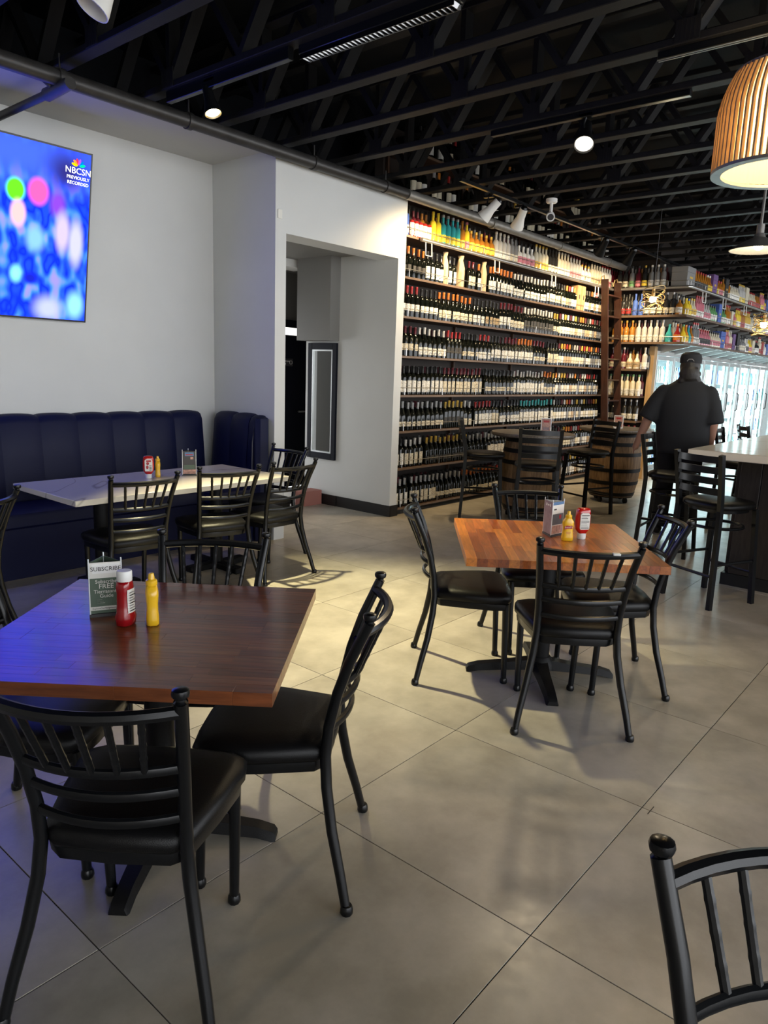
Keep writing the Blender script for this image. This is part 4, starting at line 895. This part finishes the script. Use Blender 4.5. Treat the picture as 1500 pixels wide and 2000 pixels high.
def spirit(x, y, z, rz, kind, col, lab, capc, label, group, s=1.0):
    o = inst(spr_me[kind], 'liquor_bottle' if kind != 'can' else 'drink_can', None, (x, y, z+.0006), rz, PAL[col]); o.scale = (s, s, s)
    inst(slab_me[kind], 'label', o, color=PAL[lab]); inst(cap_me[kind], 'cap', o, color=PAL[capc]); return tag(o, label, 'bottle' if kind != 'can' else 'can', group)
def stock_spirit(mb, x, y, z, face, kind, col, lab, capc, s=1.0):
    P = SPR[kind]; mb.lathe([(r*s, zz*s) for r, zz in P], 8, (x, y, z), PI[col]); mb.lathe([(.0165, CAPZ[kind]*s), (.013, CAPZ[kind]*s+.03)], 6, (x, y, z), PI[capc])
    r = (P[1][0]+.0024)*s; mb.lathe([(r, .03), (r, .105)], 5, (x, y, z), PI[lab], caps=False, a0=face-1.1, a1=face+1.1)
liq = MB(); rnd = random.Random(5)
z8 = ZS[7]; G8 = 'colourful bottles on the eighth shelf of the long rack'
runs = [(1, 'tall', 'blue', 'silver', 'blue'), (5, 'can', 'red', 'white', 'silver'), (2, 'tall', 'yellow', 'yellow', 'yellow'), (4, 'tall', 'teal', 'yellow', 'silver'), (1, 'tall', 'amber', 'gold', 'amber'), (1, 'tall', 'yellow', 'pink', 'pink'), (5, 'squat', 'amber', 'yellow', 'gold'), (4, 'tall', 'silver', 'white', 'white'),
        (2, 'tall', 'grey', 'cream', 'black'), (4, 'squat', 'white', 'pink', 'white'), (4, 'tall', 'cream', 'gold', 'gold'), (3, 'tall', 'black', 'cream', 'black'), (4, 'tall', 'cream', 'white', 'silver'), (4, 'tall', 'silver', 'pink', 'wine'), (3, 'squat', 'white', 'cream', 'gold'), (4, 'tall', 'cream', 'tan', 'black'), (4, 'tall', 'white', 'pink', 'red'), (5, 'tall', 'wine', 'cream', 'black')]
x = 5.83
for n, kind, col, lab, capc in runs:
    for k in range(n):
        spirit(x, SY+.06, z8, rnd.uniform(-.3, .1), kind, col, lab, capc, '%s %s with a %s label on the eighth shelf up' % (col, {'tall': 'tall bottle', 'squat': 'squat bottle', 'can': 'printed can', 'flask': 'round bottle'}[kind], lab), G8, .97); 
        stock_spirit(liq, x+.01, SY+.16, z8, -math.pi/2, 'tall', rnd.choice(('black', 'wine', 'grey', 'amber')), rnd.choice(('cream', 'tan')), 'black')
        x += .072 if kind == 'can' else .088 if kind == 'tall' else .104
# short return wall: faces the camera side, bottles look along -X
CR = {7: [('tall', 'black', 'cream', 'black', 2), ('tall', 'grey', 'green', 'black', 1), ('tall', 'wine', 'pink', 'black', 1), ('tall', 'black', 'yellow', 'gold', 1), ('tall', 'grey', 'white', 'white', 3)],
      6: [('tall', 'black', 'red', 'black', 3), ('tall', 'blue', 'blue', 'blue', 2), ('tall', 'black', 'white', 'black', 2), ('tall', 'black', 'cream', 'silver', 3), ('squat', 'amber', 'white', 'black', 1)],
      5: [('tall', 'amber', 'cream', 'gold', 4), ('tall', 'silver', 'white', 'silver', 5), ('flask', 'teal', 'teal', 'teal', 1), ('flask', 'red', 'orange', 'orange', 1)],
      4: [('tall', 'wine', 'cream', 'silver', 3), ('flask', 'cream', 'tan', 'black', 2), ('tall', 'silver', 'white', 'silver', 1)],
      3: [('tall', 'cream', 'white', 'green', 6)], 2: [('tall', 'black', 'white', 'silver', 6)], 1: [('tall', 'black', 'cream', 'red', 6)], 0: [('tall', 'black', 'white', 'black', 6)]}
for i, rs in CR.items():
    y = 4.60
    for kind, col, lab, capc, n in rs:
        for k in range(n):
            spirit(10.765, y, ZS[i], -math.pi/2+.2, kind, col, lab, capc, '%s %s with a %s label on the %s shelf of the short corner rack' % (col, {'tall': 'bottle', 'squat': 'squat bottle', 'flask': 'round bottle'}[kind], lab, ORD[i]), 'bottles on the short corner rack')
            if i > 2 and y > 3.92: stock_spirit(liq, 10.875, y, ZS[i], math.pi, 'tall', rnd.choice(('black', 'wine', 'grey', 'amber')), 'cream', 'black')
            y -= .088 if kind == 'tall' else .107
        y -= .008
# shelves above the coolers
def gift(x, y, z, w, d, h, col, lb):
    t = empty('gift_box', (x, y, z+.0006)); tag(t, lb, 'box', 'gift boxes above the coolers')
    o = MB().rbox(-w/2, w/2, -d/2, d/2, 0, h*.72, .003).build('box_body', M['carton'], t); o.color = (*PAL[col], 1)
    o = MB().rbox(-w/2-.002, w/2+.002, -d/2-.002, d/2+.002, h*.72, h, .003).build('lid', M['carton'], t); o.color = (*PAL[col], 1)
    MB().box(-w*.18, w*.18, -d/2-.003, -d/2-.0021, h*.42, h*.52).build('print_line', M['pal_gold'], t, False)
gift(10.90, 3.72, 2.80, .34, .22, .27, 'grey', 'wide slate grey gift box at the shelf corner above the coolers')
gift(11.95, 3.68, 2.80, .22, .18, .29, 'purple', 'purple gift box on the top shelf above the coolers')
gift(12.60, 3.68, 2.80, .16, .16, .30, 'black', 'black gift box on the top shelf above the coolers')
gift(12.42, 3.68, 2.41, .16, .15, .29, 'blue', 'dark blue gift box on the middle shelf above the coolers')
gift(12.75, 3.68, 2.03, .26, .14, .27, 'blue', 'bright blue gift box on the bottom shelf above the coolers')
taken = {2.80: ((10.60, 11.08), (11.83, 12.07), (12.50, 12.70)), 2.41: ((12.33, 12.51),), 2.03: ((12.60, 12.90),)}
NM = {2.03: 'bottom', 2.41: 'middle', 2.80: 'top'}
first = {2.03: [('flask', 'yellow', 'yellow', 'green'), ('flask', 'orange', 'yellow', 'orange'), ('flask', 'teal', 'teal', 'blue'), ('flask', 'amber', 'orange', 'red')], 2.41: [('squat', 'yellow', 'gold', 'yellow'), ('squat', 'yellow', 'yellow', 'blue')], 2.80: []}
for z in (2.03, 2.41, 2.80):
    x = 10.86 if z < 2.7 else 11.13; run = 0; fi = list(first[z])
    while x < 18.9:
        if any(a-.04 < x < b+.04 for a, b in taken[z]): x += .03; continue
        if run <= 0:
            run = rnd.choice((2, 3, 4, 5)); kind = rnd.choice(('tall', 'tall', 'squat', 'flask')); col = rnd.choice(('white', 'silver', 'cream', 'amber', 'amber', 'grey', 'black', 'pink', 'yellow', 'gold', 'green')); lab = rnd.choice(('white', 'white', 'cream', 'gold', 'red', 'yellow', 'black', 'pink')); capc = rnd.choice(('black', 'gold', 'silver', 'red', 'white'))
        if fi: kind, col, lab, capc = fi.pop(0); run = 1
        run -= 1
        if x < 12.9: spirit(x, 3.63, z, rnd.uniform(-.4, 0), kind, col, lab, capc, '%s %s with a %s label on the %s shelf above the coolers' % (col, {'tall': 'tall bottle', 'squat': 'squat bottle', 'flask': 'round bottle'}[kind], lab, NM[z]), 'bottles on the shelves above the coolers')
        elif rnd.random() < .12:
            h = rnd.uniform(.2, .32); w = rnd.uniform(.05, .09); liq.box(x-.02, x-.02+2*w, 3.60, 3.74, z, z+h, PI[rnd.choice(('purple', 'grey', 'white', 'blue', 'black', 'red', 'cream'))]); x += 2*w
        else: stock_spirit(liq, x, 3.63, z, -math.pi/2-.4, kind, col, lab, capc, 1.0)
        stock_spirit(liq, x, 3.78, z, -math.pi/2-.4, 'tall', rnd.choice(('black', 'amber', 'white', 'cream')), 'white', 'black')
        x += .090 if kind == 'tall' else .108
ob = liq.build('liquor_bottle_stock', PALM); tag(ob, 'remaining rows of liquor bottles and cartons on the shelves', 'bottles', kind='stuff')

# ================================================================== COOLERS
co = empty('display_cooler', (14.9, 4.4, 0)); tag(co, 'long row of brightly lit glass door drink coolers', 'cooler')
def cl(o): return local(o, co)
CX0, DW, ND = 11.05, .76, 10
c_ = MB(); XE = CX0+DW*ND
c_.box(CX0-.02, XE, 4.80, 4.84, .10, 1.93); c_.box(CX0-.02, XE, 4.10, 4.80, 1.90, 1.925); c_.box(CX0-.02, XE, 4.10, 4.80, .10, .13); c_.box(CX0-.03, CX0-.005, 4.10, 4.80, .10, 1.925)
cl(c_.build('liner', M['cooler_in'], None, False))
cl(MB().box(CX0-.02, XE, 4.00, 4.10, 0, .12).build('kick_plate', M['alu'], None, False))
cl(MB().rbox(CX0-.03, XE, 4.02, 4.098, 1.86, 1.925, .004).build('header_rail', M['alu'], None, False))
dfr = MB()
for a in ((-.37, -.325, .13, 1.85), (.325, .37, .13, 1.85)): dfr.rbox(a[0], a[1], -.02, .02, a[2], a[3], .003)
for a in ((.13, .19), (1.79, 1.85)): dfr.rbox(-.325, .325, -.02, .02, a[0], a[1], .003)
dfr_me = dfr.mesh('door', M['alu'], False); pane_me = MB().box(-.325, .325, -.004, .004, .19, 1.79).mesh('pane', M['pane'], False)
hand_me = MB().tube([(.345, -.025, .95), (.345, -.055, .97), (.345, -.055, 1.27), (.345, -.025, 1.29)], .010, 8).mesh('handle', M['pdark'])
led_me = MB().rbox(-.012, .012, -.012, .012, .16, 1.84, .002).mesh('light_strip', M['led'], False)
shf_me = MB().box(-.37, .37, -.30, .30, -.008, 0).mesh('cooler_shelf', M['white'], False)
goods = MB(); rnd = random.Random(9)
for k in range(ND):
    x = CX0+DW*(k+.5)
    d = cl(inst(dfr_me, 'door', None, (x, 4.05, 0))); inst(pane_me, 'pane', d); inst(hand_me, 'handle', d)
    cl(inst(led_me, 'light_strip', None, (x-.375, 4.13, 0)))
    for z in (.13, .47, .80, 1.13, 1.46):
        if z > .2: cl(inst(shf_me, 'cooler_shelf', None, (x, 4.46, z)))
        n = 9
        for q in range(n):
            xx = x-.33+.0825*q; col = rnd.choice(('white', 'silver', 'white', 'white', 'teal', 'white', 'silver', 'cream', 'blue', 'white'))
            goods.lathe([(.033, 0), (.034, .17), (.014, .21), (.013, .25)], 6, (xx, 4.22, z+.001), PI[col])
g = goods.build('cooler_goods', PALM); tag(g, 'rows of bottles and cans inside the lit coolers', 'bottles', kind='stuff')
struct(MB().rbox(10.905, 11.02, 4.02, 4.105, 0, 1.98, .003).build('trim_2', M['pine'], smooth=False), 'light wood corner post between the rack and the coolers')

# ================================================================== LAMPS
# drum pendant of wooden slats
px, py, pz = 3.87, .925, 2.45
t = empty('drum_pendant', (px, py, pz)); tag(t, 'large drum pendant lamp of vertical wooden slats', 'pendant lamp')
NS = 66
def prof(z):
    return .30 if z < .25 else .30-.055*((z-.25)/.17)**1.6
slp = []
rg = []
for z in (0, .08, .16, .25, .31, .37, .42):
    r = prof(z); rg.append([(r-.012, -.0042, z), (r+.006, -.0042, z), (r+.006, .0042, z), (r-.012, .0042, z)])
sl_me = MB().loft(rg).mesh('slat', M['slat'], False)
for k in range(NS): inst(sl_me, 'slat', t, (0, 0, 0), 2*math.pi*k/NS)
MB().lathe([(prof(z)-.013, z) for z in (.01, .1, .2, .25, .31, .37, .41)], 40, caps=False).build('diffuser', M['linen'], t)
MB().lathe([(.262, -.012), (.306, -.012), (.306, .002), (.262, .002), (.262, -.012)], 48, caps=False).build('bottom_ring', M['galv_lit'], t)
MB().lathe([(.22, .415), (.25, .415), (.25, .425), (.22, .425), (.22, .415)], 40, caps=False).build('top_ring', M['galv_lit'], t)
for k in range(3):
    a = k*2.094; MB().tube([(0, 0, .36), (.24*math.cos(a), .24*math.sin(a), .41)], .005, 6).build('spider_arm', M['galv_lit'], t)
    b = MB().ball((.09*math.cos(a+.6),   .09*math.sin(a+.6), .24), .03, 12).build('bulb', M['bulb'], t); b.visible_shadow = True
MB().tube([(0, 0, .30), (0, 0, .48)], .04, 14).build('socket', M['white'], t); MB().tube([(0, 0, .48), (0, 0, 1.40)], .006, 8).build('cord', M['pdark'], t)
point('drum_pendant_light', (px, py, pz+.20), 16, (1, .76, .42), .06)
# cone pendant over the bar
t = empty('cone_pendant', (6.58, 1.68, 2.54)); tag(t, 'small metal cone pendant lamp with a bare bulb over the bar', 'pendant lamp')
MB().lathe([(.215, .0), (.217, .004), (.12, .065), (.045, .10), (.035, .13), (.030, .13), (.042, .097), (.118, .06), (.212, .001)], 32, caps=False).build('shade', M['galv_lit'], t)
MB().tube([(0, 0, .12), (0, 0, .20)], .030, 14).build('socket', M['galv_lit'], t); MB().tube([(0, 0, .20), (0, 0, .66)], .011, 10).build('rod', M['galv_lit'], t)
MB().ball((0, 0, .035), .035, 14).build('bulb', M['bulb'], t)
point('cone_pendant_light', (6.58, 1.68, 2.525), 12, (1, .85, .6), .04)
# wire cage pendants
def cage(loc, label, top):
    t = empty('cage_pendant', loc); tag(t, label, 'pendant lamp', 'wire cage pendants')
    rn = random.Random(3)
    for k in range(9):
        ph = rn.uniform(0, 6.28); tl = rn.uniform(.2, .55); zc = -.09+.0225*k; P = []
        for i in range(25):
            a = 2*math.pi*i/24; r = .105+.012*math.sin(3*a+ph); P.append((r*math.cos(a), r*math.sin(a), zc+tl*.10*math.sin(a+ph)+.02*math.sin(2*a+ph)))
        MB().tube(P, .0045, 6).build('wire_loop', M['brass'], t)
    MB().ball((0, 0, 0), .036, 14).build('bulb', M['bulb'], t); MB().tube([(0, 0, .03), (0, 0, .11)], .018, 10).build('socket', M['brass'], t); MB().tube([(0, 0, .11), (0, 0, top)], .003, 6).build('cord', M['pdark'], t)
    point('cage_light', (loc[0], loc[1], loc[2]-.06), 7, (1, .80, .48), .04)
cage((7.79, 2.95, 2.316), 'twisted wire cage pendant hanging in front of the corner rack', .892)
cage((9.0, 2.139, 2.13), 'twisted wire cage pendant hanging over the bar by the coolers', 1.078)
# track heads
def head(loc, target, label, on, group, inner='reflector', power=0, angle=60, size=1.0, col=(1, .74, .40), blend=.6, rad=.04, hous='metal'):
    t = empty('spot_lamp', loc); tag(t, label, 'spot lamp', group)
    q = (Vector(target)-Vector(loc)).to_track_quat('-Z', 'Y').to_matrix().to_4x4(); s = size
    def b(mb, nm, mt, par=t): return mb.xf(q).build(nm, mt, par)
    b(MB().lathe([(.030*s, .11*s), (.034*s, .03*s), (.052*s, -.04*s), (.054*s, -.055*s), (.050*s, -.055*s), (.047*s, -.04*s), (.028*s, .03*s)], 20, caps=False), 'housing', M[hous])
    b(MB().lathe([(.047*s, -.044*s), (.044*s, -.030*s), (.028*s, .02*s), (.01*s, .03*s)], 20, caps=False), 'reflector', M[inner])
    b(MB().lathe([(.030*s, .108*s), (.020*s, .125*s), (.005*s, .128*s)], 16), 'rear_cap', M['metal'])
    if on: b(MB().ball((0, 0, -.022*s), .026*s, 12), 'bulb', M['bulb'])
    MB().tube([(0, 0, .03), (0, .015, .09), (0, 0, .14)], .008, 8).build('yoke', M['metal'], t); MB().rbox(-.02, .02, -.05, .05, .13, .15, .003).build('track_adapter', M['metal'], t)
    if power:
        d = (Vector(target)-Vector(loc)).normalized(); spot('spot_light', Vector(loc)+d*.075*s, target, power, angle, col, blend, rad)
head((2.95, 3.97, 3.045), (3.0, 2.85, 0), 'lit spot lamp glaring warm white at the head of the pale wall', True, 'track spot lamps', 'reflect_on', 500, 64, 1.0, (1, .88, .50), .95, .05)
head((1.82, 3.22, 3.03), (1.0, 3.5, 1.5), 'spot lamp with a white cone above the television corner', False, 'track spot lamps', size=1.35, hous='reflector')
head((4.765, 2.37, 3.045), (2.9, 1.55, .5), 'spot lamp showing its round white reflector among the trusses', False, 'track spot lamps', 'reflect_glow', 38, 80, 1.25, (1, .80, .52), .8, .11)
for x, y, lab in ((6.16, 4.0, 'spot lamp over the seventh wine shelf, the one with a bright rim beside the passage'), (6.66, 3.95, 'white-throated spot lamp beside the security camera'), (8.55, 3.92, 'spot lamp on the shelf track, first of the far pair'), (9.35, 3.9, 'spot lamp on the shelf track, second of the far pair')):
    head((x, y, 3.0), (x+.55, 4.8, 1.9) if x > 6.3 else (5.95, 4.8, 2.2), lab, False, 'track spot lamps on the shelf rail', 'reflector', 58, 120, 1.25, hous='reflector' if x < 7 else 'metal')
spot('spot_light', (10.2, 3.9, 3.0), (10.4, 4.7, 1.8), 52, 120, (1, .74, .42))
tk = MB().rbox(5.6, 11.6, 3.93, 3.965, 3.155, 3.185, .003).build('lamp_track', M['metal'], None, False); tag(tk, 'black lighting track parallel to the wine shelves', 'track')
tk = MB().rbox(2.93, 2.97, 3.25, 4.42, 3.14, 3.205, .003).build('lamp_track', M['metal'], None, False); tag(tk, 'black lighting track carrying the glaring spot lamp', 'track')
tk = MB().rbox(4.145, 4.175, .9, 1.68, 3.165, 3.205, .003).build('lamp_track', M['metal'], None, False); tag(tk, 'short steel-edged lighting track near the drum pendant', 'track')
for xx in (4.147, 4.169): MB().box(xx, xx+.004, .9, 1.68, 3.1615, 3.1652).build('conductor_strip', M['worn'], tk, False)
tk = MB().rbox(4.745, 4.785, 1.7, 3.1, 3.17, 3.205, .003).build('lamp_track', M['metal'], None, False); tag(tk, 'black lighting track holding the round white spot lamp', 'track')
tk = MB().rbox(1.80, 1.84, 2.4, 3.6, 3.165, 3.19, .003).build('lamp_track', M['metal'], None, False); tag(tk, 'black lighting track above the dark-toned table', 'track')
lv = empty('louver_light', (3.0, 2.69, 3.14)); tag(lv, 'unlit linear ceiling light with a chrome cell louver', 'ceiling light')
MB().rbox(-.035, .035, -.52, .52, .02, .075, .004).build('housing', M['metal'], lv)
for s in (-1, 1): MB().box(s*.030-.002, s*.030+.002, -.51, .51, -.004, .02).build('side_rail', M['louver'], lv, False)
cell = MB().loft([[(-.028, y0, z), (.028, y0, z), (.028, y1, z), (-.028, y1, z)] for y0, y1, z in ((-.010, .010, .018), (-.002, .002, -.003))]).mesh('louver_cell', M['louver'])
for k in range(34): inst(cell, 'louver_cell', lv, (0, -.495+.03*k, 0))
# security camera
sc_ = empty('security_camera', (6.80, 3.68, 3.0)); tag(sc_, 'white dome-mounted bullet security camera among the trusses', 'camera')
MB().lathe([(.055, .205), (.055, .175), (.045, .165)], 18).build('mount_plate', M['white'], sc_); MB().tube([(0, 0, .17), (0, 0, .09), (-.02, -.01, .06)], .016, 10).build('arm', M['white'], sc_)
MB().tube([(.05, .03, .06), (-.09, -.05, .015)], .042, 16).build('camera_body', M['white'], sc_); MB().tube([(-.088, -.049, .0156), (-.094, -.052, .0140)], .030, 16).build('lens', M['pdark'], sc_)

# ================================================================== MIRROR, SMALL THINGS
mi = empty('wall_mirror', (5.645, 5.655, 1.13)); tag(mi, 'tall narrow mirror with a black frame in the passage', 'mirror')
f = MB()
for a in ((-.215, -.155, -.625, .625), (.155, .215, -.625, .625)): f.rbox(-.03, 0, a[0], a[1], a[2], a[3], .003)
for a in ((-.625, -.555), (.555, .625)): f.rbox(-.03, 0, -.155, .155, a[0], a[1], .003)
f.build('frame', M['gloss_black'], mi, False)
f = MB()
for a in ((-.155, -.140, -.555, .555), (.140, .155, -.555, .555)): f.box(-.026, -.004, a[0], a[1], a[2], a[3])
for a in ((-.555, -.540), (.540, .555)): f.box(-.026, -.004, -.140, .140, a[0], a[1])
f.build('inner_trim', M['alu'], mi, False); MB().box(-.012, -.004, -.140, .140, -.54, .54).build('glass', M['mirror'], mi, False)
bx = empty('carton', (5.14, 5.82, 0), R(4)); tag(bx, 'white carton on the passage floor behind the chairs', 'box')
MB().rbox(-.16, .16, -.12, .12, 0, .17, .003).build('box_body', M['white'], bx); MB().box(-.01, .01, -.121, .121, .1701, .1712).build('tape', M['kraft'], bx, False)
o = MB().rbox(5.36, 5.62, 5.62, 5.80, 0, .16, .004).build('carton', mat('brick_card', (.35, .14, .11), .7)); tag(o, 'dusty red carton beside the white carton in the passage', 'box')
sw = MB().rbox(4.10, 4.145, WY-.008, WY-.0005, 2.66, 2.73, .002).build('wall_patch', M['paper']); tag(sw, 'small white sensor on the pale wall above the passage', 'sensor')
